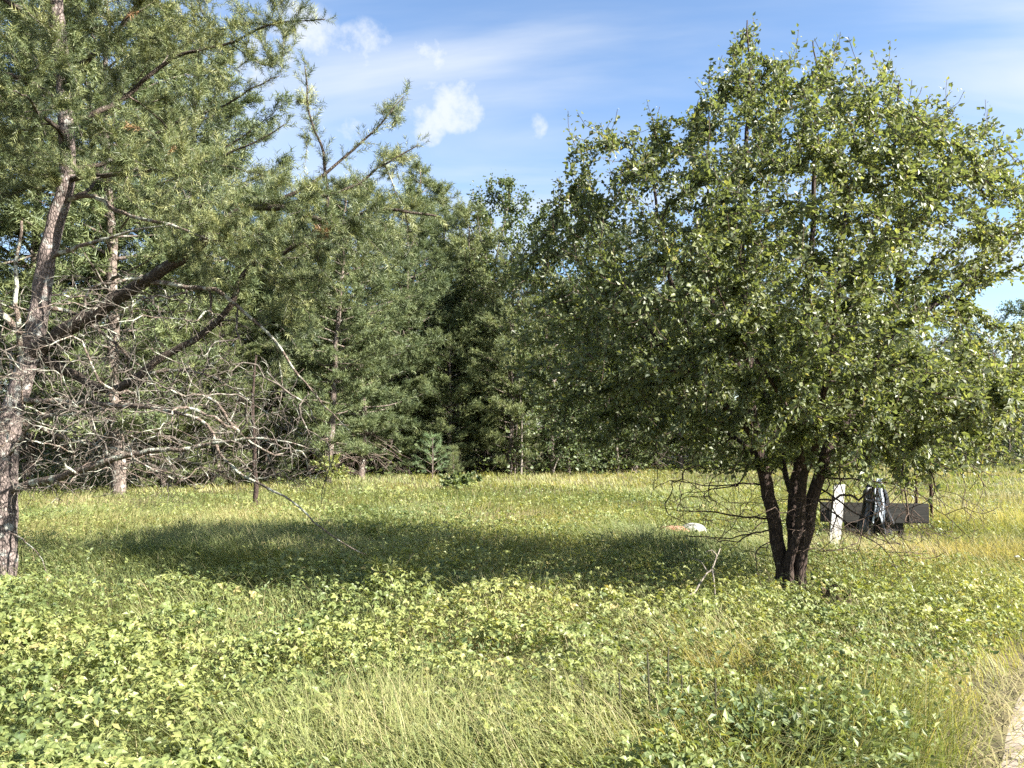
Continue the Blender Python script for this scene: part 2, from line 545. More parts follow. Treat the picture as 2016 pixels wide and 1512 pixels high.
class Skeleton:
    def __init__(self):
        self.P = np.zeros((60000, 3))
        self.D = np.zeros((60000, 3))
        self.par = np.full(60000, -1)
        self.R = np.zeros(60000)
        self.seed = np.full(60000, -1)          # index of the hand-laid limb, -1 for grown wood
        self.n = 0
        self.tips = []
        self.limbs = 0

    def add(self, p, par, d, r=0.0, seed=-1):
        i = self.n
        self.P[i] = p
        self.par[i] = par
        self.D[i] = d
        self.R[i] = r
        self.seed[i] = seed
        self.n += 1
        return i

    def limb(self, pts, r0, r1, step=.12, attach=True, power=1.0, wob=0.0, rs=None):
        pts = [np.asarray(p, float) for p in pts]
        par = -1
        if attach and self.n:
            par = int(np.argmin(((self.P[:self.n] - pts[0]) ** 2).sum(1)))
            pts[0] = self.P[par]
        Q = resample(pts, step)
        if wob:
            rr = np.random.default_rng(rs or self.n + 5)
            w = np.cumsum(rr.normal(0, wob, Q.shape), 0)
            w = w - np.linspace(0, 1, len(Q))[:, None] * w[-1]
            Q = Q + w
        u = np.linspace(0, 1, len(Q)) ** power
        R = r0 + (r1 - r0) * u
        s = self.limbs
        self.limbs += 1
        start = 1 if par >= 0 else 0
        for k in range(start, len(Q)):
            d = Q[k] - Q[k - 1] if k else Q[1] - Q[0]
            par = self.add(Q[k], par, d / (np.linalg.norm(d) + 1e-9), R[k], s)
        return s

    def grow(self, targets, rs, step=.10, lo=0, jit=.05, up=.25, maxd=None, dirw=.7, nodes_ok=None):
        T = np.asarray(targets)
        n0 = self.n
        cand = np.arange(n0) if nodes_ok is None else np.where(nodes_ok(self.P[:n0]))[0]
        CP = np.empty((60000, 3), np.float32)
        CD = np.empty((60000, 3), np.float32)
        CI = np.empty(60000, np.int64)
        m0 = len(cand)
        CP[:m0] = self.P[cand]
        CD[:m0] = self.D[cand]
        CI[:m0] = cand
        dmin = np.array([np.min(((CP[:m0] - t) ** 2).sum(1)) for t in T.astype(np.float32)])
        made = []
        for ti in np.argsort(dmin):
            t = T[ti]
            v = t.astype(np.float32) - CP[:m0]
            d = np.sqrt(np.einsum('ij,ij->i', v, v)) + 1e-6
            cost = 1.45 * d - dirw * np.einsum('ij,ij->i', v, CD[:m0])
            b = CI[int(np.argmin(cost))]
            p0 = self.P[b]
            dd = np.linalg.norm(t - p0)
            if maxd and dd > maxd or dd < .03:
                continue
            uu = up(t) if callable(up) else up
            c1 = p0 + self.D[b] * dd * .22 + (t - p0) * .2
            c2 = t - UP * dd * uu + (p0 - t) * .15
            m = max(2, int(dd / step))
            prev = b
            jj = rs.normal(0, jit, (m, 3)) * min(dd, .5)
            for k in range(1, m + 1):
                s = k / m
                q = (1 - s) ** 3 * p0 + 3 * (1 - s) ** 2 * s * c1 + 3 * (1 - s) * s * s * c2 + s ** 3 * t
                q = q + jj[k - 1] * (s * (1.4 - s))
                dv = q - self.P[prev]
                prev = self.add(q, prev, dv / (math.sqrt(dv @ dv) + 1e-9))
                if k % 2 or k == m:
                    CP[m0] = self.P[prev]
                    CD[m0] = self.D[prev]
                    CI[m0] = prev
                    m0 += 1
            self.tips.append(prev)
            made.append(prev)
        return made

    def radii(self, rtip, power, rmax):
        n = self.n
        cnt = np.zeros(n)
        haschild = np.zeros(n, bool)
        haschild[self.par[:n][self.par[:n] >= 0]] = True
        cnt[~haschild] = 1
        for i in range(n - 1, -1, -1):
            p = self.par[i]
            if p >= 0:
                cnt[p] += cnt[i]
        self.cnt = cnt
        r = np.minimum(rtip * cnt ** power, rmax)
        g = self.seed[:n] < 0
        self.R[:n][g] = r[g]
        # never thicker than the wood it leaves
        for i in range(n):
            p = self.par[i]
            if p >= 0 and g[i]:
                self.R[i] = min(self.R[i], self.R[p] * .92 if g[p] is False else self.R[p])

    def chains(self):
        n = self.n
        kids = [[] for _ in range(n)]
        roots = []
        for i in range(n):
            if self.par[i] >= 0:
                kids[self.par[i]].append(i)
            else:
                roots.append(i)
        out = []
        stack = [(-1, r) for r in roots]
        while stack:
            p, i = stack.pop()
            ch = [p] if p >= 0 else []
            cur = i
            while True:
                ch.append(cur)
                ks = kids[cur]
                if not ks:
                    break
                same = [k for k in ks if self.seed[k] == self.seed[cur] and self.seed[k] >= 0]
                nxt = same[0] if same else max(ks, key=lambda k: self.cnt[k] if self.seed[k] < 0 else -1)
                if self.seed[nxt] != self.seed[cur]:
                    stack += [(cur, k) for k in ks]
                    break
                stack += [(cur, k) for k in ks if k != nxt]
                cur = nxt
            if len(ch) > 1:
                out.append(ch)
        return out

    def tip_path(self, tip, length):
        """points back from a tip along its twig, at most length metres"""
        pts = [self.P[tip]]
        tot = 0
        i = tip
        while self.par[i] >= 0 and tot < length and self.seed[self.par[i]] < 0:
            j = self.par[i]
            tot += np.linalg.norm(self.P[i] - self.P[j])
            pts.append(self.P[j])
            i = j
        if len(pts) < 2:
            pts.append(self.P[self.par[tip]])
        return np.array(pts)


def tube_sides(r):
    return 14 if r > .07 else 9 if r > .03 else 6 if r > .012 else 4 if r > .005 else 3


def wood_parts(sk, base, root, limb_names, limb_mats, twig_mat, branch_mat, rsplit, twig_name='twigs', flare=True, rough=.06):
    """the hand-laid limbs and thick branches as parts of their own, everything thinner as one part"""
    fine = []
    for ch in sk.chains():
        P = sk.P[ch] - base
        R = sk.R[ch].copy()
        s = sk.seed[ch[-1]]
        if sk.seed[ch[0]] != s or s < 0:
            if len(R) > 1:
                R[0] = min(R[0], R[1])
        if s >= 0:
            if s == 0 and flare and len(P) > 8:
                z = P[:, 2] - P[0, 2]
                R = R * (1 + .22 * np.exp(-np.maximum(z, 0) / .12))
            V, F = tube(P, R, tube_sides(R.max()), rough if R.max() > .02 else 0, seed=len(P))
            o = obj(limb_names.get(s, 'branch'), tri_mesh('limb', V, F, smooth=True), limb_mats.get(s, branch_mat), root)
        elif R[0] > rsplit and len(P) > 4:
            V, F = tube(P, R, tube_sides(R[0]), 0)
            obj('branch', tri_mesh('branch', V, F, smooth=True), branch_mat, root)
        else:
            V, F = tube(P, R, tube_sides(R[0]), 0, cap=False)
            fine.append((V, F, np.zeros(len(V))))
    if fine:
        V, F, _ = cat(fine)
        o = obj(twig_name, tri_mesh(twig_name, V, F, smooth=True), twig_mat, root)
        o['kind'] = 'stuff'


# leaf and needle templates -------------------------------------------------
LEAF = (np.array([[0, 0, 0], [.3, .40, .07], [.68, .34, .06], [1, 0, -.10], [.68, -.34, .06], [.3, -.40, .07], [.5, 0, -.03]]),
        np.array([[0, 6, 1], [1, 6, 2], [2, 6, 3], [3, 6, 4], [4, 6, 5], [5, 6, 0]]))
LEAF_MID = (np.array([[0, 0, 0], [.42, .42, .08], [1, 0, -.10], [.42, -.42, .08], [.5, 0, -.04]]), np.array([[0, 4, 1], [1, 4, 2], [2, 4, 3], [3, 4, 0]]))
LEAF4 = (np.array([[0, 0, 0], [.45, .42, .06], [1, 0, -.10], [.45, -.42, .06]]), np.array([[0, 2, 1], [0, 3, 2]]))


def shoot(n, ln, w, fwd=.75, seed=1, span=1.0):
    """a bristly needle shoot of unit length along +x"""
    r = np.random.default_rng(seed)
    vs, fs = [], []
    for i in range(n):
        s = span * (i + .5) / n
        a = i * 2.399 + r.uniform(-.4, .4)
        out = np.array([0, math.cos(a), math.sin(a)])
        d = norm(np.array([fwd, 0, 0]) + out * r.uniform(.65, 1.05))
        side = norm(np.cross(d, r.normal(0, 1, 3)))
        b = np.array([s, 0, 0]) + out * .01
        l = ln * r.uniform(.75, 1.15)
        k = len(vs)
        vs += [b - side * w / 2, b + side * w / 2, b + d * l]
        fs.append([k, k + 1, k + 2])
    return np.array(vs), np.array(fs)


# ------------------------------------------------------------------ polygon envelopes


def inside(poly, x, z):
    poly = np.asarray(poly)
    c = np.zeros(len(x), bool)
    j = len(poly) - 1
    for i in range(len(poly)):
        xi, zi = poly[i]
        xj, zj = poly[j]
        hit = ((zi > z) != (zj > z)) & (x < (xj - xi) * (z - zi) / (zj - zi + 1e-12) + xi)
        c ^= hit
        j = i
    return c


def edge_dist(poly, x, z):
    poly = np.asarray(poly, float)
    best = np.full(len(x), 1e9)
    P = np.stack([x, z], 1)
    for i in range(len(poly)):
        a = poly[i]
        b = poly[(i + 1) % len(poly)]
        ab = b - a
        t = np.clip(((P - a) @ ab) / (ab @ ab + 1e-12), 0, 1)
        best = np.minimum(best, np.linalg.norm(P - (a + t[:, None] * ab), axis=1))
    return best


def sample_volume(poly_px, Y, n, depth, rs, mind=.12, edge=1.5, skew=0.0):
    """points through a solid whose outline at depth Y is the polygon and whose thickness swells away from the outline"""
    poly = np.array([[at(px, py, Y)[0], at(px, py, Y)[2]] for px, py in poly_px])
    lo = poly.min(0)
    hi = poly.max(0)
    out = []
    grid = {}
    tries = 0
    while len(out) < n and tries < 60:
        tries += 1
        x = rs.uniform(lo[0], hi[0], 3000)
        z = rs.uniform(lo[1], hi[1], 3000)
        k = inside(poly, x, z)
        x, z = x[k], z[k]
        e = edge_dist(poly, x, z)
        t = depth * np.sqrt(np.clip(e / edge, 0.004, 1))
        y = rs.uniform(-1, 1, len(x))
        y = np.sign(y) * np.abs(y) ** .7 * t
        keep = rs.uniform(0, 1, len(x)) < (.25 + .75 * t / depth)
        for a, b, c in zip(x[keep], y[keep], z[keep]):
            key = (int(a / mind), int(b / mind), int(c / mind))
            if key in grid:
                continue
            grid[key] = 1
            # keep the outline as seen while giving each point its own depth
            f = (Y + b) / Y
            out.append((a * (1 + (f - 1) * .5), Y + b + skew * c, 1.6 + (c - 1.6) * (1 + (f - 1) * .5)))
            if len(out) >= n:
                break
    return np.array(out)


def leaves_along(sk, tips, per, span, size, rs, droop=.15, tintf=None):
    P, Dv, K = [], [], []
    for t in tips:
        path = sk.tip_path(t, span)
        df = path[:-1] - path[1:]
        seg = np.sqrt((df * df).sum(1)) + 1e-9
        cum = np.concatenate([[0], np.cumsum(seg)])
        m = max(3, int(per * rs.uniform(.7, 1.3)))
        k = np.arange(m)
        s = min(cum[-1], span) * (k / m) ** .9
        i = np.minimum(np.searchsorted(cum, s, 'right') - 1, len(seg) - 1)
        f = ((s - cum[i]) / seg[i])[:, None]
        P.append(path[i] * (1 - f) + path[i + 1] * f)
        Dv.append(df[i] / seg[i][:, None])
        K.append(k)
    P = np.concatenate(P)
    Dv = np.concatenate(Dv)
    K = np.concatenate(K)
    n = len(P)
    a = K * 2.4 + rs.uniform(-.5, .5, n)
    e1 = norm(np.cross(Dv, np.array([.3, .2, .93])))
    e2 = np.cross(Dv, e1)
    out = np.cos(a)[:, None] * e1 + np.sin(a)[:, None] * e2
    X = Dv * rs.uniform(.45, 1.1, (n, 1)) + out * rs.uniform(.55, 1.0, (n, 1)) - UP * (droop * rs.uniform(0, 2, (n, 1)))
    Z = UP * .55 + rs.normal(0, .62, (n, 3)) + Dv * .2
    S = rs.uniform(size[0], size[1], n) * (1 - .25 * (K < 2))
    return P + out * .01, norm(X), norm(Z), S


def stems_mesh(polys):
    """several thin stems (list of points, r0, r1) as one mesh"""
    parts = []
    for pts, r0, r1 in polys:
        pts = np.asarray(pts, float)
        V, F = tube(pts, np.linspace(r0, r1, len(pts)), tube_sides(max(r0, .004)), 0)
        parts.append((V, F, np.zeros(len(V))))
    return cat(parts)


# ================================================================== the broadleaf tree on the right
TY = 7.7
rs = np.random.default_rng(21)
base = gpt(at(1552, 1172, TY))
sk = Skeleton()


def S(px, py, dy=0.0):
    return at(px, py, TY + dy)


sk.limb([base + [-.03, 0, -.1], S(1540, 1120), S(1530, 1040, -.05), S(1513, 950, -.1), S(1500, 860, -.15), S(1490, 780, -.2), S(1487, 650, -.2), S(1480, 500, -.1), S(1478, 330, 0), S(1475, 150, .05), S(1471, 40, .05)], .075, .006, attach=False, wob=.008)
sk.limb([base + [.05, .08, -.1], S(1560, 1110, .1), S(1558, 1010, .15), S(1568, 900, .2), S(1578, 760, .25), S(1590, 600, .3), S(1600, 400, .35), S(1605, 200, .3), S(1600, 80, .3)], .068, .006, attach=False, wob=.008)
sk.limb([base + [.12, -.02, -.1], S(1575, 1110, -.05), S(1588, 1040, -.1), S(1606, 950, -.15), S(1650, 830, -.2), S(1730, 680, -.25), S(1768, 560, -.25), S(1772, 450, -.2), S(1760, 300, -.1), S(1770, 160, 0)], .072, .006, attach=False, wob=.008)
sk.limb([base + [.02, -.10, -.1], S(1556, 1130, -.1), S(1572, 1060, -.2), S(1586, 960, -.4), S(1610, 850, -.7), S(1640, 700, -1.0), S(1660, 520, -1.2), S(1680, 350, -1.2)], .055, .006, attach=False, wob=.008)
sk.limb([S(1730, 680, -.25), S(1790, 630, -.2), S(1865, 585, -.1), S(1940, 520, 0), S(2010, 440, .1), S(2060, 380, .1)], .040, .005, wob=.006)
sk.limb([S(1500, 870, -.15), S(1430, 800, -.2), S(1370, 740, -.3), S(1350, 650, -.3), S(1310, 500, -.3), S(1290, 350, -.2), S(1285, 230, -.2)], .042, .005, wob=.008)
sk.limb([S(1490, 760, -.2), S(1420, 640, .2), S(1400, 500, .4), S(1395, 350, .5), S(1400, 200, .4)], .032, .005, wob=.008)
sk.limb([S(1370, 740, -.3), S(1270, 640, -.1), S(1190, 500, .1), S(1150, 380, .2)], .024, .004, wob=.008)
sk.limb([S(1500, 900, -.12), S(1420, 840, .6), S(1320, 760, 1.2), S(1220, 640, 1.4)], .026, .004, wob=.008)
sk.limb([S(1620, 900, -.15), S(1720, 840, -.5), S(1830, 800, -.9), S(1930, 770, -1.1)], .026, .004, wob=.008)
sk.limb([S(1650, 830, -.2), S(1740, 770, .5), S(1850, 720, .9), S(1980, 690, 1.1)], .026, .004, wob=.008)
sk.limb([S(1578, 760, .25), S(1650, 650, 1.0), S(1720, 480, 1.5), S(1740, 300, 1.5)], .026, .004, wob=.008)
sk.limb([S(1572, 980, .2), S(1520, 850, .8), S(1480, 700, 1.4), S(1450, 520, 1.6)], .030, .004, wob=.008)
sk.limb([S(1590, 950, -.5), S(1540, 800, -1.0), S(1450, 650, -1.4), S(1400, 520, -1.6)], .026, .004, wob=.008)

CROWN = [(985, 640), (980, 560), (1025, 480), (1060, 400), (1110, 370), (1120, 260), (1180, 240), (1225, 285), (1280, 210), (1330, 245),
         (1385, 150), (1425, 90), (1470, 40), (1500, 110), (1560, 125), (1595, 100), (1650, 115), (1700, 110), (1745, 160), (1800, 185), (1840, 200),
         (1880, 250), (1945, 240), (1965, 300), (2000, 340), (2040, 380), (2050, 480), (2010, 560), (1950, 560), (1900, 600), (1950, 640), (2050, 645), (2060, 760),
         (2010, 860), (1940, 930), (1820, 955), (1640, 930), (1520, 915), (1430, 930), (1330, 930), (1220, 905), (1110, 880), (1030, 820), (985, 730)]
tg = sample_volume(CROWN, TY, 4300, 2.4, rs, .12, 1.3)
# the drooping lower skirt of leaves
a_ = rs.uniform(0, 6.283, 1000)
q_ = np.sqrt(rs.uniform(.10, 1, 1000))
low_ = np.stack([2.75 + 2.35 * q_ * np.cos(a_), TY + 2.2 * q_ * np.sin(a_), 1.35 + rs.uniform(-.12, 1.0, 1000) + .25 * (np.cos(a_) < -.2) - .14 * (np.cos(a_) > .1)], 1)
tg = np.concatenate([tg, low_[low_[:, 0] - .02 * low_[:, 1] < 5.0]])
low = lambda P: P[:, 2] > 0.95
tips = sk.grow(tg, rs, .10, up=lambda t: .30 + .35 * min(1, max(0, (t[2] - 3.0) / 2)), jit=.04, nodes_ok=low)
# upright leading shoots that roughen the top of the crown
hi_ = [t for t in tips if sk.P[t][2] > 3.4]
lead = [sk.P[t] + [rs.normal(0, .06), rs.normal(0, .06), rs.uniform(.10, .30)] for t in hi_ if rs.uniform() < .26]
sk.grow(np.array(lead), rs, .09, up=.5, jit=.03, nodes_ok=lambda P: P[:, 2] > 3.2)
sk.radii(.0026, .44, .035)
leaf_tips = list(sk.tips)
# bare dead twigs in the skirt of the tree
DEAD = [(1270, 980), (1330, 925), (1500, 920), (1700, 930), (1920, 930), (1950, 1020), (1830, 1110), (1690, 1120), (1600, 1100), (1500, 1100), (1400, 1080), (1290, 1040)]
tg2 = sample_volume(DEAD, TY, 800, 1.6, rs, .10, .5)
for pts, r in (([(1525, 1015), (1470, 1020), (1400, 1010), (1350, 1010), (1300, 1000)], .011), ([(1530, 1045), (1470, 1050), (1420, 1060), (1385, 1055), (1330, 1060)], .009),
               ([(1610, 960), (1660, 990), (1720, 1030), (1750, 1070), (1790, 1120)], .010), ([(1600, 985), (1680, 1040), (1740, 1085), (1780, 1150)], .009),
               ([(1530, 1075), (1490, 1080), (1487, 1110), (1492, 1140), (1510, 1170)], .008), ([(1620, 935), (1720, 950), (1800, 970), (1850, 1010), (1910, 1060)], .010),
               ([(1512, 960), (1460, 955), (1400, 960), (1330, 950), (1290, 960)], .010)):
    sk.limb([S(px, py, -.1 - .12 * k) for k, (px, py) in enumerate(pts)], r, .0025, step=.07, wob=.006)
n_before = len(sk.tips)
sk.grow(tg2, rs, .07, up=-.12, jit=.07, nodes_ok=lambda P: P[:, 2] < 1.6)
sk.radii(.0026, .44, .035)
root = thing('broadleaf_tree', 'leafy multi-stemmed broadleaf tree with dark trunks standing beside the white post', 'tree', base)
wood_parts(sk, base, root, {0: 'trunk', 1: 'trunk', 2: 'trunk', 3: 'trunk'}, {k: M['dark_bark'] for k in range(4)}, M['dark_twig'], M['dark_bark'], .011, rough=.10)
P, X, Z, SZ = leaves_along(sk, leaf_tips, 28, .60, (.026, .066), rs)
P = P + rs.normal(0, .022, P.shape)
SC = np.stack([SZ, SZ * rs.uniform(.65, .95, len(SZ)), SZ * 1.3], 1)
tint = np.clip(rs.normal(.50, .22, len(P)) + .25 * (fbm(P[:, 0] * 1.5, P[:, 2] * 1.5, 9) - .5) + .10 * (P[:, 0] - base[0]) / 2.5, 0, .93)
tint = np.where(rs.uniform(0, 1, len(P)) < .012, .98, tint)
near = np.argsort(P[:, 1] - .25 * np.abs(P[:, 0] - base[0]))[:300]
mask = np.ones(len(P), bool)
mask[near] = False
V, F, T = stamp(*LEAF4, P[mask] - base, X[mask], Z[mask], SC[mask], tint[mask])
tree_crown = obj('crown', tri_mesh('crown', V, F, T), M['tree_leaf'], root)
tree_crown['kind'] = 'stuff'
leaf_meshes = [tri_mesh('leaf', LEAF[0], LEAF[1], np.full(7, q)) for q in (.2, .35, .5, .65, .8, .9)]
for me in leaf_meshes:
    me.materials.append(M['tree_leaf'])
from mathutils import Matrix
for k, i in enumerate(near):
    o = bpy.data.objects.new('leaf', leaf_meshes[k % 6])
    COL.objects.link(o)
    o.parent = root
    x = X[i]
    y = norm(np.cross(Z[i], x))
    z = np.cross(x, y)
    s = SC[i]
    p = P[i] - base
    o.matrix_local = Matrix([[x[0] * s[0], y[0] * s[1], z[0] * s[2], p[0]], [x[1] * s[0], y[1] * s[1], z[1] * s[2], p[1]], [x[2] * s[0], y[2] * s[1], z[2] * s[2], p[2]], [0, 0, 0, 1]])
print('tree leaves', len(P), 'nodes', sk.n)

# ================================================================== the old pine on the left
PYD = 8.0
rs = np.random.default_rng(5)
base = gpt(at(2, 1172, PYD))
sk = Skeleton()


def S(px, py, dy=0.0):
    return at(px, py, PYD + dy)


limb_names = {}
sk.limb([base + [0, 0, -.1], S(8, 1100), S(12, 1000), S(18, 900), S(32, 800), S(62, 700), S(82, 620), S(95, 540), S(112, 440), S(136, 345), S(131, 240), S(124, 120), S(116, 0), S(112, -160), S(120, -330)],
        .122, .045, attach=False, wob=.004)
limb_names[0] = 'trunk'
LIMBS = [
    # points (px, py, depth offset), start radius, end radius
    ([(58, 705, 0), (120, 655, -.05), (200, 605, -.1), (280, 552, -.2), (370, 503, -.3), (470, 430, -.4), (560, 425, -.5), (660, 445, -.5), (745, 420, -.4), (860, 425, -.3)], .085, .010),
    ([(60, 700, 0), (150, 740, .25), (235, 768, .3), (330, 700, .2), (444, 618, .1), (480, 540, 0), (560, 500, -.2), (640, 430, -.3), (640, 320, -.3), (610, 220, -.3), (600, 130, -.3)], .050, .006),
    ([(20, 965, 0), (90, 935, -.2), (170, 912, -.4), (250, 888, -.5), (330, 880, -.6), (420, 872, -.7), (500, 862, -.8), (600, 880, -.9)], .046, .006),
    ([(40, 790, 0), (130, 790, -.1), (220, 795, -.2), (290, 798, -.3), (360, 812, -.4), (407, 833, -.5), (444, 903, -.6), (505, 954, -.7), (579, 995, -.8), (634, 1046, -.9), (694, 1080, -1.0), (722, 1092, -1.0)], .030, .004),
    ([(290, 548, -.2), (360, 565, -.2), (430, 578, -.3), (490, 625, -.3), (540, 680, -.3), (590, 740, -.3), (640, 800, -.3), (690, 850, -.3)], .028, .004),
    ([(26, 900, 0), (60, 835, -.15), (110, 815, -.3), (170, 812, -.45), (230, 830, -.6)], .020, .003),
    ([(120, 395, 0), (180, 385, -.2), (240, 415, -.4), (330, 440, -.5), (420, 470, -.6), (520, 460, -.6)], .030, .006),
    ([(100, 510, 0), (160, 480, -.3), (250, 455, -.5), (340, 440, -.6)], .026, .005),
    ([(52, 715, 0), (38, 640, -.2), (36, 560, -.25), (40, 480, -.25), (42, 435, -.25)], .030, .012),
    ([(40, 680, 0), (0, 610, -.2), (-60, 560, -.3), (-140, 520, -.3)], .040, .010),
    ([(128, 150, 0), (170, 122, -.1), (240, 65, -.3), (300, -10, -.4), (380, -100, -.5)], .034, .010),
    ([(130, 240, 0), (230, 200, .3), (330, 120, .3), (430, 85, .2), (540, 45, .1), (640, 38, 0)], .032, .005),
    ([(136, 330, 0), (240, 300, .2), (330, 240, .2), (440, 200, .1), (500, 170, 0), (550, 150, 0)], .028, .005),
    ([(138, 350, 0), (250, 340, -.4), (370, 330, -.7), (480, 290, -.8), (560, 245, -.8)], .030, .005),
    ([(470, 430, -.4), (560, 380, -.5), (640, 340, -.5), (720, 280, -.5), (795, 190, -.5)], .030, .005),
    ([(560, 425, -.5), (660, 380, -.6), (740, 330, -.6), (825, 285, -.6)], .024, .005),
    ([(118, 60, 0), (40, 20, -.3), (-80, -40, -.4), (-200, -80, -.4)], .034, .008),
    ([(128, 200, 0), (40, 160, -.2), (-60, 130, -.3), (-180, 120, -.3)], .034, .008),
    ([(115, -60, 0), (220, -120, .2), (350, -200, .3), (470, -240, .3)], .034, .008),
    ([(128, 260, 0), (90, 230, -.7), (60, 200, -1.3), (20, 180, -1.7)], .030, .006),
    ([(122, 420, 0), (160, 380, .8), (220, 330, 1.5), (300, 280, 1.9)], .030, .006),
    ([(85, 610, 0), (140, 610, .4), (200, 650, .8), (280, 720, 1.1), (340, 800, 1.2)], .028, .005),
    ([(30, 820, 0), (100, 850, .4), (200, 880, .8), (330, 900, 1.1), (440, 930, 1.2)], .026, .004),
    ([(12, 1040, 0), (45, 1060, -.1), (75, 1085, -.2), (90, 1120, -.3), (105, 1160, -.4)], .010, .003),
    ([(235, 768, .3), (300, 740, .6), (400, 740, .7), (480, 780, .7), (560, 840, .7)], .024, .004),
]
for pts, r0, r1 in LIMBS:
    sk.limb([S(*q) for q in pts], r0, r1, wob=.010)
NEEDLE_ZONE = [(-320, -320), (420, -320), (570, -40), (640, 35), (560, 75), (550, 152), (470, 112), (440, 220), (480, 300), (560, 245), (585, 330), (585, 170), (603, 108), (625, 200), (632, 300),
               (700, 270), (797, 182), (790, 250), (745, 310), (828, 282), (800, 340), (860, 420), (830, 500), (740, 560), (650, 600), (640, 720), (560, 780), (520, 700), (470, 590), (380, 590), (300, 500), (240, 440),
               (190, 420), (170, 370), (90, 370), (0, 380), (-120, 480), (-320, 500)]
tg = sample_volume(NEEDLE_ZONE, PYD, 2450, 1.7, rs, .15, .9)
clump = .6 * fbm(tg[:, 0] * 1.5 + tg[:, 1] * .9, tg[:, 2] * 1.5 - tg[:, 1] * .6, 301, 2) + .4 * vnoise(tg[:, 0] * 3.2 + tg[:, 1], tg[:, 2] * 3.2, 307)
tg = tg[clump > np.quantile(clump, .20)]
sk.grow(tg, rs, .12, up=.22, jit=.06, nodes_ok=lambda P: P[:, 2] > 1.9)
green = list(sk.tips)
DEADZONE = [(-40, 640), (60, 560), (230, 520), (330, 560), (450, 600), (520, 700), (620, 800), (660, 900), (640, 1000), (560, 960), (430, 950), (330, 990), (200, 960), (60, 1000), (-40, 930)]
tg2 = sample_volume(DEADZONE, PYD, 2100, 1.6, rs, .08, .6)
sk.grow(tg2, rs, .11, up=-.30, jit=.11, nodes_ok=lambda P: P[:, 2] < 3.6)
n_main = len(sk.tips)
# short curled side twiglets on the dead wood
tips = np.array(sk.tips[len(green):])
cand = []
for t in tips:
    for k in range(2):
        pth = sk.tip_path(t, .5)
        q = pth[rs.integers(0, len(pth))]
        cand.append(q + rs.normal(0, .10, 3) + [0, 0, -.05])
sk.grow(np.array(cand), rs, .06, up=-.2, jit=.10, nodes_ok=lambda P: P[:, 2] < 3.4)
sk.radii(.0022, .45, .03)
root = thing('pine_tree', 'old leaning pine with lichened bare lower branches at the meadow edge', 'tree', base)
LIVE = [1, 2] + list(range(11, 22))
mats = {0: M['pine_bark']}
mats.update({k: M['live_branch'] for k in LIVE})
wood_parts(sk, base, root, limb_names, mats, M['dead_twig'], M['pine_branch'], .010, rough=.08)
P, X, SZ = [], [], []
for t in green:
    path = sk.tip_path(t, .55)
    seg = np.linalg.norm(np.diff(path, axis=0), axis=1)
    cum = np.concatenate([[0], np.cumsum(seg)])
    m = int(rs.integers(9, 17))
    for k in range(m):
        s = min(cum[-1], .5) * k / m
        i = min(np.searchsorted(cum, s, 'right') - 1, len(seg) - 1)
        f = (s - cum[i]) / max(seg[i], 1e-6)
        pos = path[i] * (1 - f) + path[i + 1] * f
        d = norm(path[i] - path[i + 1])
        P.append(pos)
        X.append(d if k == 0 else d * .8 + norm(rs.normal(0, 1, 3)) * .7 + UP * .28)
        SZ.append(rs.uniform(.08, .15))
for k in LIVE:
    idx = np.where(sk.seed[:sk.n] == k)[0]
    for i in idx[int(len(idx) * .6):]:
        for q in range(4):
            P.append(sk.P[i] + rs.normal(0, .02, 3))
            X.append(sk.D[i] * .7 + norm(rs.normal(0, 1, 3)) * .75 + UP * .3)
            SZ.append(rs.uniform(.09, .16))
P = np.array(P)
X = norm(np.array(X))
SZ = np.array(SZ)
Zr = norm(rs.normal(0, 1, P.shape))
tint = np.clip(rs.normal(.48, .27, len(P)) + .7 * (fbm(P[:, 0] * 2, P[:, 2] * 2, 4) - .5), 0, .86)
tint = np.where((fbm(P[:, 0] * 4, P[:, 2] * 4, 77, 1) > .965) & (rs.uniform(0, 1, len(P)) < .5), .99, tint)
V, F, T = stamp(*shoot(22, .42, .052, .8, 3), P - base, X, Zr, SZ, tint)
o = obj('crown', tri_mesh('needles', V, F, T), M['needle'], root)
o['kind'] = 'stuff'
print('pine shoots', len(P), 'nodes', sk.n)

# ================================================================== the wood behind: tree kinds


